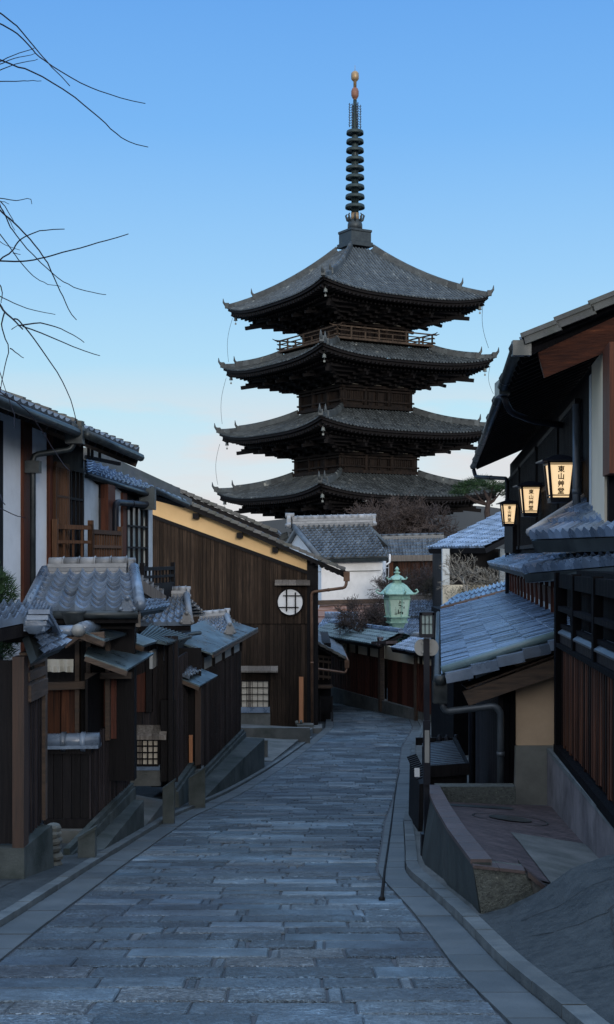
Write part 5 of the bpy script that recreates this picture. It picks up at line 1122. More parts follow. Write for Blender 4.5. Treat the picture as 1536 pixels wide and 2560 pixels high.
# lanterns
def lantern():
    T=Thing('hanging_lantern','largest lit paper lantern with brush lettering, nearest of three under the dark eave','lantern',(0,0,0),'lit lanterns under the eave of the dark house')
    tw_,bw,hh=.172,.125,.50
    m=MB()
    Tp=[(-tw_,-tw_,0),(tw_,-tw_,0),(tw_,tw_,0),(-tw_,tw_,0)]; Bp=[(-bw,-bw,-hh),(bw,-bw,-hh),(bw,bw,-hh),(-bw,bw,-hh)]
    def at(i,t,s=1.0): return lerp(V(Tp[i]),V(Bp[i]),t)
    for i in range(4): m.beam(at(i,0),at(i,1),.034,.034,(1,0,0))
    for t,h_ in ((.0,.035),(.065,.014),(.90,.016),(1.0,.04)):
        for i in range(4): m.beam(at(i,t),at((i+1)%4,t),.030,h_)
    m.cbox((0,0,-hh-.025),.27,.27,.05); fr=T.part('frame',m,'black_metal')
    m=MB(); e=.012; k=lambda p: V((p.x*(1-e/abs(p.x)),p.y*(1-e/abs(p.y)),p.z))
    a=[k(at(i,.02)) for i in range(4)]; b=[k(at(i,.98)) for i in range(4)]; m.hexa(b,a); T.part('paper_shade',m,'paper_lit')
    m=MB(); m.hexa([(-.27,-.27,.02),(.27,-.27,.02),(.27,.27,.02),(-.27,.27,.02)],[(-.04,-.04,.105),(.04,-.04,.105),(.04,.04,.105),(-.04,.04,.105)]); m.hexa([(-.275,-.275,0),(.275,-.275,0),(.275,.275,0),(-.275,.275,0)],[(-.275,-.275,.02),(.275,-.275,.02),(.275,.275,.02),(-.275,.275,.02)]); T.part('lantern_roof',m,'black_metal')
    m=MB(); m.beam((.1,0,.06),(.34,.0,.06),.03,.03); m.tube([(.34,0,.16),(.34,0,-.28)],.014,6); m.beam((.15,0,-.24),(.34,0,-.24),.02,.02); T.part('bracket',m,'black_metal')
    import math as _m
    tilt=_m.atan2(tw_-bw,hh)
    # face plane leans outwards towards the top
    Rm=Matrix.Rotation(math.pi/2+0,3,'X'); Rm=Matrix.Rotation(tilt,3,'X')@Rm
    fy=lambda z: -(tw_+(bw-tw_)*(-z/hh))+.012-.004
    mb=MB()
    for i,ch in enumerate('東山艸堂'):
        z=-.105-.098*i; t=text_mesh(ch,.092,(0,fy(z)-.001,z),0,Rm,None,None,None); mb.raw(t.v,t.f)
    T.part('lettering',mb,'ink')
    return T
L0=lantern(); L0.o.location=(3.43,18.5,A(1400,1156,18.5).z)
zl=L0.o.location.z
copy_thing(L0.o,(A(1325,0,25).x,25,zl+.0),'middle one of three lit paper lanterns, between the largest and the smallest')
copy_thing(L0.o,(A(1272,0,33.3).x,33.3,zl+.0),'smallest and farthest lit paper lantern of three, hanging at the end of the dark eave')
# ---- annex with stacked tiled roofs, rails and upright slats
hn=Thing('street_annex','black timber annex at right edge with orange-brown upright slats and pale blue tiled roofs','annex',(3.3,14,gz(14)))
NX=lambda d: 3.09+(d-16.5)*.0675
n0,n1=16.5,8.5
m=MB(); m.hexa([(NX(n0)+.10,n0,-2.5),(NX(n1)+.10,n1,-2.5),(NX(n1)+3,n1,-2.5),(FX(n0)+.3,n0,-2.5)],[(NX(n0)+.10,n0,-.17),(NX(n1)+.10,n1,-.17),(NX(n1)+3,n1,-.17),(FX(n0)+.3,n0,-.17)]); hn.part('wall',m,'soot_wood')
def nb(mb,z,w_,h_,o=0,a=n0,b=n1): mb.rnd(); mb.beam((NX(a)-o,a,z),(NX(b)-o,b,z),w_,h_)
m=MB(); nb(m,-.63,.08,.06,.02); nb(m,-.30,.1,.16,.0); nb(m,-.84,.06,.05,.0); nb(m,-1.07,.08,.05,.04); nb(m,-2.33,.16,.10,.02)
for d in (16.45,15.0,13.4,11.8,10.2): m.beam((NX(d)-.02,d,-1.05),(NX(d)-.02,d,-.2),.09,.10,(1,0,0))
for d in (16.45,): m.beam((NX(d)-.02,d,-2.3),(NX(d)-.02,d,-.2),.10,.14,(1,0,0))
hn.part('rail',m,'soot_wood')
m=MB(); 
for a,b in ((16.3,15.08),(14.9,13.5),(13.3,11.9),(11.7,10.3)):
    m.rnd(); m.hexa([(NX(a)+.06,a,-.84),(NX(b)+.06,b,-.84),(NX(b)-.07,b,-.93),(NX(a)-.07,a,-.93)][::-1],[(NX(a)+.06,a,-.82),(NX(b)+.06,b,-.82),(NX(b)-.07,b,-.91),(NX(a)-.07,a,-.91)][::-1])
hn.part('ledge',m,'pipe_grey')
m=MB(); nb(m,-.98,.03,.12,.02); hn.part('header_panel',m,'burnt_boards')
m=MB(); d=16.35
while d>8.6:
    m.rnd(); dw=random.uniform(.075,.105); lz=-2.28+random.uniform(-.0,.05); m.hexa([(NX(d)-.02,d,lz),(NX(d)+.03,d,lz),(NX(d-dw)+.03,d-dw,lz),(NX(d-dw)-.02,d-dw,lz)],[(NX(d)-.02,d,-1.05),(NX(d)+.03,d,-1.05),(NX(d-dw)+.03,d-dw,-1.05),(NX(d-dw)-.02,d-dw,-1.05)]); d-=dw+random.uniform(.05,.075)
hn.part('slats',m,'orange_wood')
# plinth wall
m=MB(); PX=lambda d: 2.965+(d-16.5)*.055
m.hexa([(PX(n0),n0+.3,-3.4),(PX(8),8,-3.2),(4,8,-3.2),(4.5,n0+.3,-3.4)],[(PX(n0),n0+.3,-2.42),(PX(8),8,-2.39),(4,8,-2.39),(4.5,n0+.3,-2.42)]); hn.part('plinth_wall',m,'concrete_wall')
m=MB(); 
for i in range(3):
    a=lerp(n0+.32,8,i/3);b=lerp(n0+.32,8,(i+1)/3)-.0; m.rnd(); m.beam((PX(a)+.10,a-.01,-2.395),(PX(b)+.10,b+.01,-2.395),.24,.05)
hn.part('coping',m,'kerb_stone')
# cracks patched with pale mortar
for pts in (((15.9,-2.55),(15.6,-2.50),(15.3,-2.58),(15.1,-2.66),(15.0,-2.56),(14.8,-2.53),(14.65,-2.63),(14.6,-2.75)),((15.6,-2.55),(15.55,-2.75),(15.3,-2.88),(15.15,-3.0)),((14.1,-2.55),(14.0,-2.75),(13.6,-2.78),(13.3,-2.86),(13.15,-2.95),(13.1,-2.82),(12.8,-2.78)),((13.9,-2.82),(13.5,-2.92),(13.2,-2.97))):
    m=MB(); m.tube([(PX(d)-.001,d+random.uniform(-.03,.03),z+random.uniform(-.01,.01)) for d,z in pts],.006,4); hn.part('mortar_crack',m,'concrete_pale')
# roof 1 (upper)
q=[A(1325,1343,17.2),A(1640,1330,14.2),A(1700,1215,16.0),A(1490,1238,18.6)]
m=MB(); tiles(m,q,17,4,.05,.05,WP); r1=hn.part('roof',m,'tile_blue'); m=MB(); slabq(m,q,-.05,.16); hn.part('roof_board',m,'dark_patina',r1)
m=MB(); ridge(m,A(1498,1240,18.4),A(1700,1210,16.2),.22,.16,.07,3,4); oni(m,A(1497,1250,18.3),(-1,-.3,0),.34); m.tube([q[0]+V((0,0,.06)),q[3]+V((0,0,.06))],.06,8); hn.part('ridge',m,'tile_pale',r1)
# roof 2 (lower, smaller)
q=[A(1306,1428,17.6),A(1620,1400,14.0),A(1620,1375,14.8),A(1385,1388,18.6)]
m=MB(); tiles(m,q,15,2,.05,.04,WP); r2=hn.part('lower_roof',m,'tile_blue'); m=MB(); slabq(m,q,-.045,.10); m.beam(q[0]+V((.1,.1,-.10)),q[1]+V((0,0.1,-.10)),.1,.10); hn.part('roof_board',m,'dark_patina',r2)
m=MB(); ridge(m,A(1385,1388,18.4),A(1620,1368,14.6),.20,.08,.07,2,9); oni(m,A(1384,1392,18.4),(-1,-.3,0),.24); hn.part('ridge',m,'tile',r2)
m=MB(); m.hexa([A(1410,1442,17.6),A(1640,1442,14.9),A(1760,1442,17),A(1450,1442,19.5)],[A(1410,1365,17.6),A(1640,1355,14.9),A(1760,1355,17),A(1450,1365,19.5)]); hn.part('roof_core',m,'soot_wood')
# ---- lower tiled house with beige gable
hr=Thing('tiled_house','low house with broad blue-grey tiled roof and beige plaster end wall right of the street','house',(2.6,20,gz(20)))
eN=V((1.685,17,-1.5)); eF=V((3.71,37.8,-1.5)); tF=V((5.62,37.8,-.96)); tN=V((3.60,17,-.90))
q=[eN,eF,tF,tN]
m=MB(); tiles(m,q,76,5,.016,.022,FP); rf=hr.part('roof',m,'tile_blue')
m=MB(); slabq(m,q,-.04,.06); hr.part('roof_board',m,'black_wood',rf)
m=MB(); m.tube([eN+V((.0,-.02,.07)),tN+V((0,-.02,.07))],.055,8); hr.part('verge_roll',m,'tile_green',rf)
m=MB(); n=6
for i in range(n):
    a=lerp(eN,tN,i/n); b=lerp(eN,tN,(i+1.03)/n); m.rnd(); m.beam(a+V((.03,-.12,.035)),b+V((.03,-.12,.0)),.20,.035); m.beam(a+V((.03,-.215,-.02)),b+V((.03,-.215,-.055)),.025,.11)
hr.part('verge_tiles',m,'tile',rf)
m=MB(); m.hexa([eN+V((.25,-.10,-.19)),tN+V((0,-.10,-.19)),tN+V((0,-.10,-.42)),eN+V((.33,-.10,-.36))][::-1],[p+V((0,.06,0)) for p in [eN+V((.25,-.10,-.19)),tN+V((0,-.10,-.19)),tN+V((0,-.10,-.42)),eN+V((.33,-.10,-.36))]][::-1]); m.beam(eN+V((.3,.2,-.15)),tN+V((0,.2,-.15)),.5,.02); hr.part('barge_board',m,'beam_brown',rf)
m=MB(); m.tube([eN+V((-.06,-.1,-.07)),eF+V((-.06,0,-.09))],.06,8); m.cbox(eN+V((-.03,-.05,-.20)),.17,.17,.26); m.tube([eN+V((-.03,-.1,.02)),eN+V((-.03,-.1,-.1))],.075,10); hr.part('gutter',m,'gutter_metal',rf)
m=MB(); pipe(m,[eN+V((.0,-.05,-.30)),eN+V((.03,-.05,-.44)),A(1238,1765,16.9),A(1252,1780,16.9),A(1252,1990,16.9)],.045); hr.part('downpipe',m,'pipe_grey')
WX=lambda d: 2.47+.10*(d-17.15)
m=MB(); wallq(m,[A(1290,1868,17.15),A(1420,1868,17.15),A(1420,1590,17.15),A(1290,1640,17.15)],.1); hr.part('plaster_wall',m,'plaster_beige')
m=MB(); wallq(m,[A(1287,2020,17.05),A(1420,2020,17.05),A(1420,1866,17.05),A(1290,1866,17.05)],.2); hr.part('wall_base',m,'concrete_pale')
m=MB(); boards(m,(WX(17.15),17.14,0),(A(1290,0,17.15).x,17.14,0),(-3.3,-3.3),(-1.55,-1.55),.10,.04,.003,side=(0,-1,0)); m.hexa([(WX(17.2)+.03,17.2,-4),(4,17.3,-4),(6,37.6,-6),(WX(37.6)+.03,37.6,-6)],[(WX(17.2)+.03,17.2,-1.5),(4,17.3,-1.0),(6,37.6,-1.0),(WX(37.6)+.03,37.6,-1.5)]); hr.part('wall',m,'soot_wood')
m=MB(); d=17.2
while d<37: m.rnd(); m.beam((WX(d)-.03,d,gz(d)-.1),(WX(d)-.03,d,-1.6),.07,.06,(1,0,0)); d+=.17
hr.part('wall_slats',m,'burnt_boards')
m=MB(); m.tube([(A(1181,0,27).x,27,-1.7),(A(1181,0,27).x,27,gz(27)+.05)],.07,8); hr.part('downpipe',m,'black_metal')
m=MB(); m.lathe((A(1181,0,27).x,27,gz(27)),[(.13,0),(.13,.12),(.09,.16)],8); hr.part('pipe_shoe',m,'kerb_stone')
# next roof beyond, with pinkish gutter pipe
ho=Thing('rear_tiled_roof_house','house beyond the broad tiled roof, its eave edged by a pinkish-brown gutter pipe','house',(4.6,41,gz(41)))
q=[A(1103,1520,38.5),A(1284,1474,38.5),A(1275,1450,40.5),A(1140,1490,40.5)]
m=MB(); tiles(m,q,14,2,.06,.04); rf=ho.part('roof',m,'tile_blue'); m=MB(); slabq(m,q,-.05,.1); ho.part('roof_board',m,'black_wood',rf)
m=MB(); pipe(m,[q[0]+V((0,-.1,-.02)),q[1]+V((0,-.1,.0)),A(1296,1450,38.3),A(1296,1405,38.2)],.075); ho.part('gutter',m,'copper_pipe',rf)
m=MB(); m.box(4.2,6,39,46,gz(42)-.3,-1.7); ho.part('wall',m,'soot_wood')

# ------------------------------------------------------------------ terrace with granite parapet
te=Thing('terrace','raised brick-paved terrace with granite end block and reddish stone edging on the right','terrace',(1.5,12,gz(12)))
P1=A(1181,2156,10.4);P2=A(1090,2020,13.8);P3=A(1067,1967,16.4)
B1=V((1.355,10.4,gz(10.4))); B2=V((1.20,14.4,gz(14.4))); B3=V((1.36,16.5,gz(16.5)))
topL=[P1,lerp(P1,P2,.5)+V((-.02,0,0)),P2,P3]; botL=[B1,lerp(B1,B2,.5),B2,B3]
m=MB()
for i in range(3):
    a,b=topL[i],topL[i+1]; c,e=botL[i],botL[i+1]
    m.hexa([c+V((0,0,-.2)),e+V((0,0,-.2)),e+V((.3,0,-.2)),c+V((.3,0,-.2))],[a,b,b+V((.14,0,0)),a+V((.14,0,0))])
te.part('parapet',m,'shaded_mossy_wall')
F1=A(1312,2172,10.4)
m=MB(); m.hexa([B1+V((.01,-.02,-.2)),V((1.85,10.35,gz(10.4)-.2)),V((1.85,10.8,gz(10.4)-.2)),B1+V((.01,.4,-.2))],[P1+V((0.005,-.02,-.035)),A(1245,2163,10.38),A(1245,2163,10.38)+V((0,.4,0)),P1+V((0.005,.4,-.035))])
m.hexa([V((1.45,10.34,gz(10.4)-.2)),V((1.80,10.34,gz(10.4)-.2)),V((1.85,10.8,gz(10.4)-.2)),V((1.45,10.8,gz(10.4)-.2))],[A(1242,2163,10.34),F1+V((.02,-.06,-.03)),F1+V((.02,.35,-.03)),A(1242,2163,10.34)+V((0,.4,0))])
m=MB(); ng=12
fz=lambda x: lerp(P1.z-.035,F1.z-.03,(x-P1.x)/(F1.x-P1.x))
xsL=P1.x+.003
for i in range(ng):
    for j in range(8):
        def gp(i,j):
            u=i/ng; v=j/8; xb=lerp(B1.x+.01,1.83,u); xt=lerp(xsL,F1.x+.02,u); x=lerp(xb,xt,v); z=lerp(gz(10.4)-.15,fz(xt),v); s=noise.noise(V((x*9,z*9,3)))*.02
            return V((x,10.36+s,z))
        m.cr=.5; m.poly([gp(i,j),gp(i+1,j),gp(i+1,j+1),gp(i,j+1)])
for i in range(ng):
    xa=lerp(xsL,F1.x+.02,i/ng); xb=lerp(xsL,F1.x+.02,(i+1)/ng); m.poly([(xa,10.36,fz(xa)),(xb,10.36,fz(xb)),(xb,10.7,fz(xb)),(xa,10.7,fz(xa))])
m.poly([(1.83,10.36,gz(10.4)-.15),(1.83,10.9,gz(10.4)-.15),(F1.x+.02,10.9,fz(F1.x)),(F1.x+.02,10.36,fz(F1.x))])
te.part('granite_end_block',m,'granite_rough')
# surface
rowsT=[(10.4,[(P1.x+.1,-2.36),(1.66,-2.40),(1.86,-2.62),(2.7,-2.80)]),(12.0,[(1.32,-2.46),(1.75,-2.52),(2.02,-2.64),(2.76,-2.86)]),(13.8,[(1.38,-2.62),(1.85,-2.70),(2.25,-2.80),(2.85,-2.93)]),(15.2,[(1.45,-2.82),(1.95,-2.86),(2.4,-2.90),(2.9,-2.97)]),(16.6,[(1.50,-2.96),(2.05,-2.96),(2.5,-2.98),(3.05,-3.02)])]
def surf(x,d):
    zl=lerp(-2.385,-2.975,(d-10.4)/6.2); zr=lerp(-2.84,-3.03,(d-10.4)/6.2); return lerp(zl,zr,max(0,(x-1.45)/1.55))
def surfmesh(xa,xb,d0,d1,lift,nx=14,nd=40):
    mb=MB()
    for i in range(nd):
        da=lerp(d0,d1,i/nd); db=lerp(d0,d1,(i+1)/nd)
        for j in range(nx):
            P=[]
            for d,u in ((da,j/nx),(da,(j+1)/nx),(db,(j+1)/nx),(db,j/nx)):
                x=lerp(xa(d),xb(d),u); P.append((x,d,surf(x,d)+lift))
            mb.sm=True; mb.poly(P)
    mb.sm=False; return mb
te.part('bedding',surfmesh(lambda d: interp([(10.4,1.30),(13.8,1.38),(16.6,1.50)],d),lambda d:3.05,10.42,16.6,-.016),'joint_mortar')
m=surfmesh(lambda d: interp([(10.4,1.32),(13.8,1.40),(16.6,1.52)],d),lambda d:interp([(10.4,1.86),(11.4,1.95),(12.9,2.05),(13.6,2.10),(13.65,2.95),(16.6,3.04)],d),10.46,16.45,0,14,40)
te.part('brick_paving',m,'brick_paving')
m=MB(); m.hexa([(1.66,10.372,-3.2),(1.80,10.372,-3.2),(1.80,10.5,-3.2),(1.66,10.5,-3.2)],[(1.66,10.372,-2.46),(1.80,10.372,-2.50),(1.80,10.5,-2.50),(1.66,10.5,-2.46)]); m.hexa([(1.78,10.30,-3.2),(3.05,10.2,-3.2),(3.05,10.45,-3.2),(1.78,10.45,-3.2)],[(1.78,10.30,surf(1.86,10.4)-.03),(3.05,10.2,-2.86),(3.05,10.45,-2.86),(1.78,10.45,surf(1.86,10.4)-.03)]); te.part('ramp_foot',m,'concrete')
m=surfmesh(lambda d: interp([(10.4,1.86),(11.4,1.93),(12.9,2.02),(13.7,2.05)],d),lambda d: 2.95,10.3,13.7,.012,8,20)
te.part('concrete_patch',m,'concrete')
m=MB(); ed=[P1,topL[1],P2,P3]
for i in range(3):
    a,b=ed[i],ed[i+1]; k=4
    for j in range(k):
        p=lerp(a,b,j/k+.002);q_=lerp(a,b,(j+1)/k-.002); m.rnd(); m.hexa([p+V((-.012,0,-.01)),q_+V((-.012,0,-.01)),q_+V((.15,0,-.01)),p+V((.15,0,-.01))],[p+V((-.012,0,.025)),q_+V((-.012,0,.025)),q_+V((.15,0,.025)),p+V((.15,0,.025))])
for i in range(2):
    a=lerp(P1,F1,i/2)+V((.0,0,0)); b=lerp(P1,F1,(i+.985)/2); m.rnd(); k=[V((p.x,10.345,fz(p.x)+.003)) for p in (a,b)]+[V((p.x,10.52,fz(p.x)+.003)) for p in (b,a)]
    m.hexa(k,[p+V((0,0,.024)) for p in k])
for i in range(3):
    d0=10.36+.0*i; x0=lerp(F1.x,F1.x+.42,i/3); x1=lerp(F1.x,F1.x+.42,(i+.98)/3)
    z0=lerp(F1.z,-2.74,(i/3)); z1=lerp(F1.z,-2.74,(i+1)/3); m.rnd()
    m.hexa([(x0+.01,10.30,z0-.04),(x1+.01,10.30,z1-.04),(x1+.01,10.50,z1-.04),(x0+.01,10.50,z0-.04)],[(x0+.01,10.30,z0),(x1+.01,10.30,z1),(x1+.01,10.50,z1),(x0+.01,10.50,z0)])
te.part('stone_edging',m,'red_granite')
m=MB(); a=P3+V((.12,.02,0)); n=10
for i in range(n):
    x0=lerp(a.x,2.52,i/n); x1=lerp(a.x,2.52,(i+1)/n)
    m.hexa([(x0,16.42,-3.1),(x1,16.42,-3.1),(x1,16.66,-3.1),(x0,16.66,-3.1)],[(x0,16.42,-2.785),(x1,16.42,-2.785),(x1,16.66,-2.785),(x0,16.66,-2.785)])
te.part('back_kerb',m,'granite_rough')
m=MB(); m.box(1.55,2.5,15.95,16.15,-2.96,-2.93); 
m=MB(); m.poly([(1.60,15.9,surf(1.6,15.9)+.006),(2.42,15.9,surf(2.42,15.9)+.006),(2.42,16.12,surf(2.42,16.1)+.006),(1.6,16.12,surf(1.6,16.1)+.006)]); te.part('drain_cover',m,'dark_patina')
m=MB(); c=V((2.24,15.0,0)); 
for R_,lift,ring in ((.235,.012,0),(.42,.006,1)):
    k=28
    for i in range(k):
        a0=2*math.pi*i/k;a1=2*math.pi*(i+1)/k
        p=[]
        for (rr,aa) in (((R_ if not ring else R_),a0),(R_,a1),(0 if not ring else R_-.02,a1),(0 if not ring else R_-.02,a0)):
            x=c.x+rr*math.cos(aa); y=c.y+rr*math.sin(aa); p.append((x,y,surf(x,y)+lift))
        m.poly(p if ring else p[:3])
te.part('manhole_cover',m,'gutter_metal')
# ---- lamp post
lp=Thing('street_lamp','slim black street lamp post with rectangular paned head beside the terrace parapet','street lamp',(1.31,15.2,gz(15.2)))
X=A(1067,0,15.2).x; d=15.2
m=MB(); m.beam((X,d,gz(d)),(X,d,Z(1596,d)),.062,.062,(1,0,0)); m.beam((X,d,gz(d)),(X,d,gz(d)+.30),.13,.13,(1,0,0)); lp.part('pole',m,'black_metal')
m=MB(); m.beam((X,d-.012,Z(1960,d)),(X,d-.012,Z(1801,d)),.088,.075,(1,0,0)); cv=lp.part('pole_cover',m,'black_metal'); m=MB(); m.beam((X,d-.053,Z(1905,d)),(X,d-.053,Z(1824,d)),.052,.008,(0,1,0)); lp.part('blank_plate',m,'steel_grey',cv)
m=MB(); hw=.068; z0,z1=Z(1592,d),Z(1531,d)
for sx in (-1,1):
    for sy in (-1,1): m.beam((X+sx*hw,d+sy*hw,z0),(X+sx*hw,d+sy*hw,z1),.020,.020,(1,0,0))
m.cbox((X,d,z1-.012),.156,.156,.035); m.cbox((X,d,z0+.016),.150,.150,.04); m.lathe((X,d,z1),[(.115,0),(.03,.02)],4,rot=math.pi/4,smooth=False)
for t in (-.33,.33): m.beam((X+t*hw,d-hw,z0),(X+t*hw,d-hw,z1),.009,.009,(1,0,0))
zc_=(z0+z1)/2+.01; m.beam((X-hw,d-hw,zc_),(X+hw,d-hw,zc_),.008,.008); m.beam((X-hw,d-hw,zc_),(X-hw,d+hw,zc_),.008,.008); hd_=lp.part('lamp_head',m,'black_metal')
m=MB(); m.cbox((X,d,(z0+z1)/2),.118,.118,z1-z0-.04); lp.part('glazing',m,'glass_pale',hd_)
for sx in (-1,1):
    m=MB(); c=V((X+sx*.058,d+.02,Z(1619,d))); k=20; ring=[c+V((.078*math.cos(2*math.pi*i/k),0,.094*math.sin(2*math.pi*i/k))) for i in range(k)]; m.hexa([p+V((0,.012,0)) for p in ring],ring); m.beam(c+V((-sx*.0,-.012,.05)),c+V((-sx*.06,-.012,.05)),.02,.02); m.beam(c+V((-sx*.0,-.012,-.05)),c+V((-sx*.06,-.012,-.05)),.02,.02); lp.part('sign_disc',m,'steel_grey',label='grey round sign back fixed beside the pole')
# ---- slatted counter
sc_=Thing('slatted_counter','black wooden counter with sloping slatted top standing between lamp post and house','counter',(2.0,20,gz(20)))
xa,xb=A(1074,0,19).x,A(1168,0,19).x
m=MB(); m.hexa([(xa,19,gz(19)),(xb,19,gz(19)),(xb+.15,22,gz(22)),(xa+.15,22,gz(22))],[(xa,19,-3.02),(xb,19,-3.02),(xb+.15,22,-3.08),(xa+.15,22,-3.08)]); sc_.part('cabinet',m,'black_wood')
m=MB(); n=15
for i in range(n):
    d=lerp(19.0,21.9,i/(n-1)); o=.05*(d-19); m.rnd(); m.beam((xa+o,d,Z(1917,19)-.03*(d-19)+.0),(xb-.03+o,d,Z(1908,19)-.03*(d-19)),.10,.022)
sc_.part('slats',m,'pipe_grey')
m=MB(); m.beam((xb,18.95,-2.97),(xb+.15,22,-3.0),.06,.14); m.beam((xa-.02,18.93,-3.0),(xb+.03,18.93,-2.96),.05,.16); m.beam((xa+.05,22.02,-3.0),(xb+.15,22.02,-3.0),.05,.12); sc_.part('frame',m,'black_wood')
m=MB(); n=12
for i in range(n):
    d=lerp(18.6,21.6,i/(n-1)); o=.03*(d-19); m.rnd(); m.beam((1.51+o,d,-3.07-.05*(d-19)),(1.66+o,d,-3.02-.05*(d-19)),.06,.02)
m.hexa([(1.52,18.6,gz(19)),(1.66,18.6,gz(19)),(1.76,21.7,gz(21)),(1.62,21.7,gz(21))],[(1.54,18.6,-3.12),(1.66,18.6,-3.10),(1.76,21.7,-3.26),(1.64,21.7,-3.26)]); sc_.part('side_rack',m,'black_wood')
m=MB(); m.beam(A(1043,1920,18.55),A(1043,1942,18.55),.07,.01,(0,1,0)); sc_.part('price_card',m,'white_paint')
for i,(px,t) in enumerate(((1099,0),(1118,0),(1141,1))):
    m=MB(); c=A(px,1856,22.0)
    if t==0: m.lathe(c,[(.045,0),(.052,.05),(.035,.085),(.028,.10),(.012,.125)],10); m.tube([c+V((0,0,.115)),c+V((-.03,0,.12))],.008,5)
    else: m.lathe(c,[(.032,0),(.032,.125)],10)
    single('counter_pot',m,'black_metal',['small black jar on back edge of slatted counter, leftmost, nearest the lamp post','small black jar on back edge of slatted counter, between another jar and a straight canister','straight black canister on back edge of slatted counter, rightmost'][i],'jar',c)
# thin dark cane-like cable lying on the street
m=MB(); pts=[]
for i,(px,py) in enumerate(((955,2252),(962,2180),(972,2110),(980,2050),(986,2000),(992,1960),(1000,1925))):
    y=[11.4,13.4,16.5,20.2,24.5,29,34][i]; y=None
    # find distance on the street for this row
    best=min([k*.05 for k in range(100,900)], key=lambda dd: abs(-gz(dd)/dd*F+HY-py)); pts.append(V(((px-HX)/F*best,best,gz(best)+.012)))
m.tube(pts,[.016,.011,.011,.011,.010,.009,.008],6); m.lathe(pts[0]+V((0,0,-.02)),[(.028,0),(.028,.03),(.016,.045)],8)
single('street_cable',m,'ink','thin black cable lying along the joint of the paved street near right kerb','cable',pts[0])
# ------------------------------------------------------------------ far end of the street
FA,FB=V((1.03,63.5,0)),V((5.7,49.5,0)); fd=(FB-FA).normalized(); fn=V((fd.y,-fd.x,0)); 
if fn.y>0: fn=-fn
def fpt(px,off=0):
    k=(px-HX)/F; t=(k*FA.y-FA.x)/((FB.x-FA.x)-k*(FB.y-FA.y)); p=lerp(FA,FB,t)+fn*off; return p
ff=Thing('street_wall','long reddish-brown board wall with pale plaster strip and tiled coping across the street bend','wall',(3.2,57,gz(57)))
def fwall(pa,pb,zb,zt,off,th,mt,name,brd=0,bat=0):
    m=MB(); a=fpt(pa,off); b=fpt(pb,off)
    if brd: boards(m,a,b,(zb,zb),(zt,zt),brd,.04,.008,batten=bat,side=fn)
    else: m.hexa([k+V((0,0,zb)) for k in (a,b,b-fn*th,a-fn*th)],[k+V((0,0,zt)) for k in (a,b,b-fn*th,a-fn*th)])
    return ff.part(name,m,mt)
fwall(800,1330,-6.9,-6.05,.10,.4,'concrete','stone_base')
fwall(800,956,-6.05,-4.3,0,.1,'dark_red_boards','board_panel',.22,.06)
fwall(800,956,-4.3,-3.75,-.02,.15,'plaster_cream','plaster_strip')
fwall(964,1050,-6.05,-4.3,-.10,.1,'dark_red_boards','gate_panel',.5,0)
fwall(960,1050,-4.3,-3.75,-.05,.15,'plaster_cream','plaster_strip')
fwall(1050,1330,-6.05,-4.2,.12,.1,'dark_red_boards','board_panel',.25,.06)
fwall(1050,1330,-4.2,-3.75,.10,.15,'plaster_cream','plaster_strip')
m=MB()
for px in (850,872,894,924): a=fpt(px,.04); m.beam(a+V((0,0,-4.3)),a+V((0,0,-3.75)),.12,.08,fn)
for px in (1062,1095,1120): a=fpt(px,.16); m.beam(a+V((0,0,-4.2)),a+V((0,0,-3.75)),.12,.08,fn)
ff.part('plaster_batten',m,'black_wood')
for px in (958,1048):
    m=MB(); a=fpt(px,.08); m.beam(a+V((0,0,-6.5)),a+V((0,0,-3.75)),.22,.2,fn); ff.part('post',m,'beam_brown')
def coping(pa,pb,mt,z=-3.78,back=1.0,rise=.42,nc=40,fwd=.4):
    a=fpt(pa,fwd);b=fpt(pb,fwd);c=fpt(pb,fwd-back);e=fpt(pa,fwd-back)
    q=[a+V((0,0,z)),b+V((0,0,z)),c+V((0,0,z+rise)),e+V((0,0,z+rise))]
    m=MB(); tiles(m,q,nc,4,.06,.04); rf=ff.part('roof',m,mt); m=MB(); slabq(m,q,-.05,.12); ff.part('roof_board',m,'black_wood',rf)
    m=MB(); ridge(m,q[3]+V((0,0,-.02)),q[2]+V((0,0,-.02)),.25,.12,.08,2,8); ff.part('ridge',m,'tile_pale' if mt!='tile_green' else 'tile_blue',rf)
    q2=[c*2-b,a*0+ (e*2-a),e,c]; q2=[q2[0]+V((0,0,z)),q2[1]+V((0,0,z)),q[3],q[2]]; m=MB(); tiles(m,q2,nc,3,.06,.04); ff.part('roof_back',m,mt)
    return q
coping(792,965,'tile_green',-3.72,1.1,.5,34); coping(1012,1150,'tile_blue',-3.70,1.0,.45,24,.6)
m=MB(); a=fpt(980,.5)+V((0,0,-3.62)); oni(m,a+V((0,0,-.1)),fn,.34); m.beam(fpt(962,.35)+V((0,0,-3.62)),fpt(1000,.35)+V((0,0,-3.50)),.5,.12); ff.part('ridge_end',m,'red_granite')
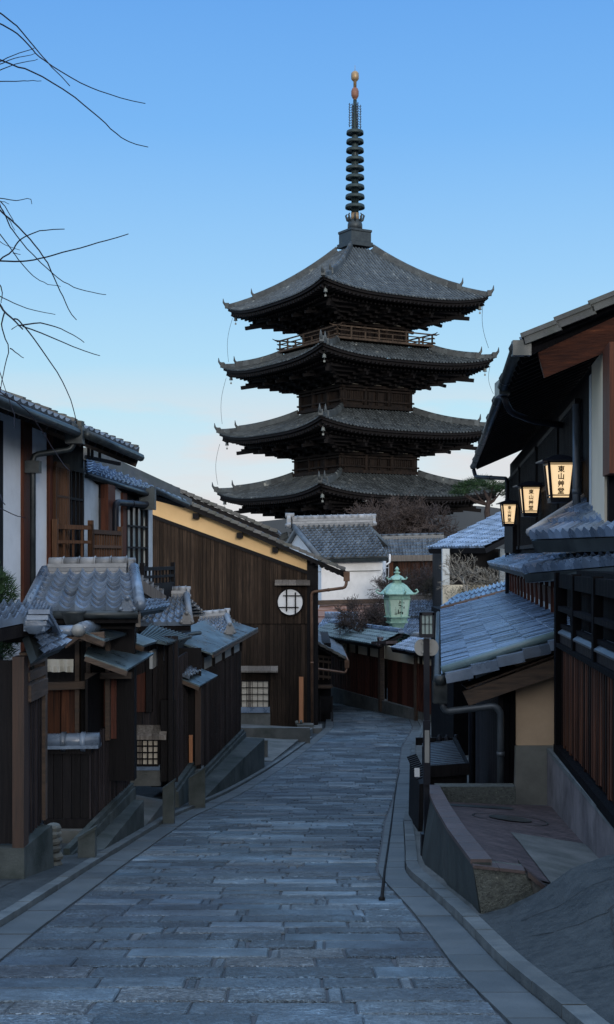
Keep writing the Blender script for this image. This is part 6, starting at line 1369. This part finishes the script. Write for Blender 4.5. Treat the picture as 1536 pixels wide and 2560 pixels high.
def patch_roof(label,qs,nc,nr,mt,base,th=.14,amp=.07,cat='roofed house',wall='black_wood',ridge_m=None,inset=.25):
    T=Thing('background_house',label,'house',((qs[0].x+qs[1].x)/2,(qs[0].y+qs[2].y)/2,base))
    m=MB(); tiles(m,qs,nc,nr,amp,.05); rf=T.part('roof',m,mt); m=MB(); slabq(m,qs,-.06,th); T.part('roof_board',m,'black_wood',rf)
    if ridge_m: m=MB(); ridge(m,qs[3]+V((0,0,-.02)),qs[2]+V((0,0,-.02)),.34,.22,.12,2,10); T.part('ridge',m,ridge_m,rf)
    c=sum(qs,V((0,0,0)))/4; pts=[lerp(p,V((c.x,c.y,p.z)),inset*.4) for p in qs]
    # walls drop from just inside the eaves
    m=MB(); m.hexa([V((p.x,p.y+.1,base)) for p in pts],[V((p.x,p.y+.1,p.z-.22)) for p in pts]); T.part('wall',m,wall)
    return T,rf
gzb=gz(66)
patch_roof('small pale blue roof left of the bare shrub, behind the street wall',[A(782,1583,66),A(905,1580,66),A(895,1546,69),A(812,1546,69)],16,4,'tile_blue',gzb,ridge_m='tile_blue')
patch_roof('blue corrugated tile roof behind the green lantern and lamp head',[A(962,1583,60),A(1118,1592,60),A(1118,1545,64),A(985,1548,64)],26,5,'tile_blue',gzb)
patch_roof('dark grey tiled roof with long ridge just right of the green lantern',[A(1000,1543,66),A(1130,1543,66),A(1108,1500,70),A(1010,1500,70)],17,6,'tile',gzb,ridge_m='grey_wood')
T,_=patch_roof('low rusty brown sheet-metal roof below the white storehouse wall',[A(786,1560,70),A(985,1556,70),A(975,1508,74),A(800,1512,74)],5,3,'rust_roof',gzb,amp=.02,wall='pagoda_wall')
m=MB(); m.beam(A(786,1507,73.6),A(960,1502,73.6),.3,.25); T.part('beam',m,'beam_brown')
# white storehouse
ks=Thing('storehouse','white-walled storehouse with large grey tiled roof directly below the pagoda','storehouse',(2,76,gz(76)))
r0,r1=A(737,1318,79),A(925,1312,81); e0,e1=A(802,1396,73.5),A(972,1392,75.5)
q=[e0,e1,r1,r0]
m=MB(); tiles(m,q,15,13,.16,.07,RP); rf=ks.part('roof',m,'tile_old'); m=MB(); slabq(m,q,-.06,.18); ks.part('roof_board',m,'dark_patina',rf)
m=MB(); ridge(m,r0+V((-.2,0,-.1)),r1+V((.1,0,-.1)),.5,.55,.17,4,12); oni(m,r0+V((-.25,0,-.05)),(-1,-.1,0),.75)
oni(m,r1+V((.15,0,-.05)),(1,.1,0),.6); ks.part('ridge',m,'tile_pale',rf)
m=MB(); m.tube([r0+V((-.1,0,.1)),e0+V((-.1,0,.08))],.16,8); ks.part('verge_roll',m,'tile_old',rf)
b0=A(700,1400,84); 
m=MB(); m.hexa([(e0.x+.05,74.3,gz(76)),(e1.x-.3,76.0,gz(76)),(e1.x+1,84,gz(76)),(b0.x+.1,84.5,gz(76))],[(e0.x+.05,74.3,e0.z-.05),(e1.x-.3,76.0,e1.z-.05),(e1.x+1,84,e1.z),(b0.x+.1,84.5,e0.z)])
m.poly([r0+V((.25,0,-.2)),(e0.x+.06,74.35,e0.z-.1),(b0.x+.15,84.4,e0.z-.1)]); ks.part('wall',m,'plaster_white')
m=MB(); q=[A(690,1400,85.5)+V((0,0,0)),r0+V((.0,.05,0)),r1+V((0,.05,0)),V((e1.x+1.5,85.5,e0.z))]; slabq(m,[q[0],q[3],q[2],q[1]],0,.2); ks.part('roof_back',m,'tile_old')
m=MB(); m.beam(A(790,1430,74.2),A(952,1426,75.8),.02,.04); ks.part('wall_seam',m,'concrete_pale')
# mid houses
T,_=patch_roof('dark weathered roof between the white storehouse and the blue gabled roof',[A(925,1392,80),A(1110,1392,80),A(1110,1345,86),A(915,1350,86)],26,5,'tile_old',gz(80),ridge_m='tile_old',wall='pagoda_wall')
m=MB(); boards(m,(A(962,0,79.4).x,79.4,0),(A(1106,0,79.4).x,79.4,0),(Z(1500,79.4),)*2,(Z(1400,79.4),)*2,.26,.05,.01,side=(0,-1,0)); T.part('board_wall',m,'orange_wood')
m=MB(); m.beam(A(955,1396,79.2),A(1112,1394,79.2),.3,.35); T.part('beam',m,'grey_wood')
m=MB(); m.beam(A(963,1420,78),A(963,1500,78),.35,.35); m.lathe(A(967,1418,78),[(.1,0),(.12,.2),(.12,.5),(.05,.55)],8); single('utility_post',m,'black_wood','dark post with white cap beside the white storehouse corner','post',A(963,1500,78))
m=MB(); c=A(967,1405,77.7); m.tube([c+V((-.18,0,.45)),c+V((-.18,0,0)),c+V((0,0,-.15)),c+V((.18,0,0)),c+V((.18,0,.45))],.06,6); single('white_insulator',m,'white_paint','small white U-shaped insulator at top of the dark post','insulator',c)
# pavilion with pale columns
pv=Thing('pavilion','open-fronted house with pale posts under steep blue roof behind the bare garden tree','house',(9,62,gz(62)))
q=[A(1070,1370,64),A(1212,1368,60),A(1345,1300,63),A(1262,1276,68)]
m=MB(); tiles(m,q,20,8,.07,.05); rf=pv.part('roof',m,'tile_blue'); m=MB(); slabq(m,q,-.06,.22); pv.part('roof_board',m,'black_wood',rf)
m=MB(); m.box(A(1112,0,62).x,A(1280,0,62).x,62.5,68,gz(64),Z(1372,62)); pv.part('dark_interior',m,'black_wood')  # solid black block standing in for the shaded inside
for a,b in ((1106,1124),(1250,1266)):
    m=MB(); m.box(A(a,0,61.5).x,A(b,0,61.5).x,61.4,61.8,gz(62),Z(1372,62)); pv.part('post',m,'plaster_pale')
m=MB(); m.box(A(1106,0,61.4).x,A(1266,0,61.4).x,61.2,61.35,gz(62),Z(1462,61.4)); pv.part('low_wall',m,'plaster_cream')
m=MB(); boards(m,(A(1266,0,59.5).x,59.5,0),(A(1310,0,59.5).x,59.5,0),(gz(62),)*2,(Z(1360,59.5),Z(1335,59.5)),.25,.05,.01,side=(0,-1,0)); pv.part('board_wall',m,'grey_wood')
# ------------------------------------------------------------------ green bronze lantern
gl=Thing('bronze_lantern','large green patinated bronze lantern with curled roof corners and black brush lettering','lantern',A(993,1640,60))
gd_=60.0; c=V((A(993,0,gd_).x,gd_,0)); S=gd_/F; zp=lambda py: Z(py,gd_)
m=MB(); rot=math.radians(-90+20)
def hexl(mb,prof,n=6,rt=rot,sm=False): mb.lathe(c,[(r*S,zp(py)) for r,py in prof],n,rot=rt,smooth=sm)
hexl(m,[(44,1487),(45,1484),(41,1481),(34,1474),(25,1464),(17,1458),(12,1456)]); hexl(m,[(11,1457),(11,1449)]); 
for i in range(6):
    a=rot+2*math.pi*i/6; dv=V((math.cos(a),math.sin(a),0)); b=c+dv*44*S+V((0,0,zp(1484)))
    m.tube([b-dv*.15,b+dv*.05,b+dv*.16+V((0,0,.10)),b+dv*.10+V((0,0,.19)),b+dv*.02+V((0,0,.16))],[.05,.045,.04,.035,.02],6)
    b=c+dv*20*S+V((0,0,zp(1448))); m.tube([b-dv*.1,b+dv*.04,b+dv*.10+V((0,0,.07)),b+dv*.04+V((0,0,.10))],[.04,.03,.03,.02],6)
rf=gl.part('lantern_roof',m,'green_bronze')
m=MB(); hexl(m,[(21,1449),(19,1446),(13,1441),(6,1437),(5,1433)]); gl.part('upper_roof',m,'green_bronze',rf)
m=MB(); hexl(m,[(8,1433),(8,1430),(4,1429),(3,1427),(6,1424),(4,1420),(.5,1416)],12,0,True); gl.part('finial',m,'green_bronze',rf)
m=MB(); hexl(m,[(34,1498),(35,1496),(33,1495),(33,1487)]); gl.part('collar',m,'green_bronze')
m=MB(); hexl(m,[(26,1541),(31.5,1498)]); body_=gl.part('lantern_body',m,'green_panel')
m=MB(); hexl(m,[(33,1543),(33,1541)]); hexl(m,[(25,1553),(27,1543)]); hexl(m,[(28,1557),(28,1553)]); hexl(m,[(12,1600),(14,1575),(22,1557)]); hexl(m,[(10,1690),(10,1600)]); gl.part('stand',m,'green_bronze')
m=MB()
for i in range(6):
    a=rot+2*math.pi*i/6; dv=V((math.cos(a),math.sin(a),0)); m.beam(c+dv*31.5*S+V((0,0,zp(1498))),c+dv*26*S+V((0,0,zp(1541))),.06,.06)
gl.part('corner_rib',m,'green_bronze',body_)
# brush strokes traced on the front face of the body
an=rot+math.pi/3*.5+0; 
best=None
for i in range(6):
    a=rot+math.pi/6+math.pi/3*i
    if best is None or math.sin(a)<math.sin(best): best=a
fnv=V((math.cos(best),math.sin(best),0)); ftan=V((-fnv.y,fnv.x,0)); 
if ftan.x<0: ftan=-ftan
def onface(px,py):
    t=(1541-py)/(1541-1498); r=(26+5.5*t)*math.cos(math.pi/6)*S+.012; k=(px-HX)/F
    # intersect sight column with the face plane
    b=c+fnv*r; s=(k*b.y-b.x)/(ftan.x-k*ftan.y); p=b+ftan*s; return V((p.x,p.y,zp(py)))
K=130/1484
def stroke(mb,pts,w_): mb.tube([onface(930+x*K,1400+y*K) for x,y in pts],[w_*t*S*.9 for t in ([.6]+[1.0]*(len(pts)-2)+[.45])],5)
m=MB()
stroke(m,[(790,1150),(815,1190),(770,1225),(825,1215)],1.6); stroke(m,[(760,1275),(820,1290),(875,1315),(830,1330)],1.5); stroke(m,[(780,1360),(825,1345)],1.2); stroke(m,[(835,1320),(845,1350),(830,1400)],1.0)
stroke(m,[(760,1400),(755,1520),(800,1490),(850,1470),(885,1490),(880,1520),(850,1530)],1.7)
for pts in (((915,1185),(920,1240)),((925,1310),(915,1365),(940,1362))): stroke(m,pts,1.4)
for pts in (((680,1340),(690,1380)),((655,1410),(700,1400)),((670,1440),(705,1455)),((675,1490),(700,1490)),((670,1510),(668,1560)),((705,1500),(705,1560)),((672,1530),(702,1530))): stroke(m,pts,.8)
gl.part('lettering',m,'ink',body_)
# ------------------------------------------------------------------ trees and shrubs
RMIN=.004
def twigs(mb,p,d,L,r,depth,spread=.5,droop=0,n=3,sh=.72):
    r=max(r,RMIN)
    p=V(p); d=V(d).normalized(); pts=[p]; q=p.copy(); dd=d.copy()
    for i in range(3):
        dd=(dd+V((random.gauss(0,.13),random.gauss(0,.13),random.gauss(0,.10)+droop))).normalized(); q=q+dd*L/3; pts.append(q.copy())
    mb.rnd(); mb.tube(pts,[r,r*.85,r*.7,r*.55],5 if depth>3 else 3,cap=False)
    if depth<=0: return
    for i in range(n):
        f=random.choice(pts[1:]) if i<n-1 else pts[-1]
        nd=(dd+V((random.gauss(0,spread),random.gauss(0,spread),random.gauss(0,spread*.8)))).normalized()
        twigs(mb,f,nd,L*sh*random.uniform(.75,1.15),r*.55,depth-1,spread,droop,n,sh)
def bare(label,base,h,stems,depth,mt,mtb,spread=.55,n=3,r=.12,lean=.5,up=1.0,L=.3,name='bare_tree',cat='tree',mt_r=None,droop=0,split=True):
    T=Thing(name,label,cat,base); m=MB(); tw_=MB(); b=V(base)
    for k in range(stems):
        d=V((random.gauss(0,lean),random.gauss(0,lean),up)).normalized()
        top=b+d*h*.30; m.tube([b,b+d*h*.15+V((random.gauss(0,.05)*h*.2,0,0)),top],[r,r*.85,r*.7],7)
        for j in range(3):
            nd=(d+V((random.gauss(0,spread*1.2),random.gauss(0,spread*1.2),random.gauss(0,spread*.4)))).normalized(); twigs(tw_,top,nd,h*L,r*.6,depth,spread,droop,n)
    T.part('trunk',m,mtb); T.part('branches',tw_,mt); return T
RMIN=.014
bare('reddish bare tree left of the pine, in front of the lower pagoda roofs',A(1010,1400,96),5.9,4,5,'twig_red','bark',.60,4,.16,.5,L=.20)
bare('reddish bare tree with open dark limbs between the red clump and pine',A(1095,1390,94),4.9,4,5,'twig_red','bark',.55,3,.15,.45,L=.21)
bare('low spreading reddish bare tree nearest the storehouse ridge, before the pagoda',A(955,1400,92),5.0,4,5,'twig_red','bark',.6,4,.12,.55,L=.20)
RMIN=.009
bare('pale leafless garden tree in front of the open pavilion',A(1168,1505,56),2.5,2,4,'twig_pale','twig_pale',.55,3,.055,.22,L=.26)
bare('second small pale leafless shrub at right foot of the pavilion',A(1215,1500,57),1.5,3,4,'twig_pale','twig_pale',.6,3,.03,.5,L=.3,name='bare_shrub',cat='shrub')
bare('dense bare purplish shrub left of the green lantern, spilling over the street wall',A(912,1600,61.5),2.0,7,4,'twig_red','bark',.6,4,.03,.6,L=.26,name='bare_shrub',cat='shrub')
bare('smaller bare shrub rising against the white storehouse wall',A(895,1570,64),1.7,4,4,'twig_red','bark',.45,3,.03,.45,L=.26,name='bare_shrub',cat='shrub')
bare('bare bush against the orange board wall behind the green lantern',A(1030,1520,72),2.9,5,4,'twig_red','bark',.6,4,.04,.6,L=.26,name='bare_shrub',cat='shrub')
bare('bare bush beside the pavilion post, right of the board wall bush',A(1085,1520,70),2.5,5,4,'twig_red','bark',.6,4,.04,.6,L=.26,name='bare_shrub',cat='shrub')
pt=Thing('pine_tree','layered green pine crown in front of the right end of the lowest visible pagoda roof','pine',A(1222,1400,88))
m=MB(); m.tube([A(1222,1400,88),A(1226,1330,88),A(1218,1280,88),A(1222,1250,88),A(1210,1225,88)],[.3,.26,.2,.14,.08],7)
for px,py in ((1160,1238),(1185,1225),(1250,1232),(1265,1212),(1235,1205),(1150,1225)): m.tube([A(1220,1262,88),A((1220+px)/2,(1262+py)/2+6,88),A(px,py,88)],[.1,.06,.03],5)
pt.part('trunk',m,'bark')
m=MB()
for i in range(42):
    t=random.random(); px=1140+130*t; py=1238-26*math.sin(math.pi*min(1,t*.9+.1))-10*t+random.uniform(-12,14); needles(m,A(px,py,88+random.uniform(-1.6,1.6)),random.uniform(.35,.7),150,.26,.42)
pt.part('foliage',m,'pine_needles')
# dark clipped bushes filling the garden
def bush(label,p,r,n,mt='shrub_leaf'):
    T=Thing('garden_bush',label,'bush',(p.x,p.y,gz(p.y))); m=MB(); 
    for k in range(7): u=V((random.gauss(0,.5),random.gauss(0,.5),random.uniform(-.2,.5)))*r; needles(m,p+u,r*.6,n//7,.16,.8)
    T.part('foliage',m,mt); m=MB(); m.tube([(p.x,p.y,gz(p.y)),p],[.06,.04],6); T.part('trunk',m,'bark')
bush('dull green bush under the orange board wall',A(1040,1478,74),1.2,2600); bush('dull green bush beside the pavilion post',A(1095,1480,68),1.1,2400); bush('dark bush behind the pale garden tree at the pavilion',A(1190,1490,60),.8,1800)
bush('dark low bush at the foot of the green lantern',A(965,1572,62),.7,1500); bush('dark bush just left of the green lantern stand',A(915,1572,62.3),.8,1600)
# distant wooded hills
m=MB()
for (y,h0,sd) in ((620,10,1),(900,26,5)):
    n=60; pr=[]
    for i in range(n+1):
        x=-900+1800*i/n; pr.append((x,y,h0+h0*.7*noise.noise(V((x*.006,sd,0)))))
    for a,b in zip(pr,pr[1:]): m.hexa([(a[0],a[1],-12),(b[0],b[1],-12),(b[0],b[1]+120,-12),(a[0],a[1]+120,-12)],[a,b,(b[0],b[1]+60,b[2]*.8),(a[0],a[1]+60,a[2]*.8)])
struct('hills',m,'hill')
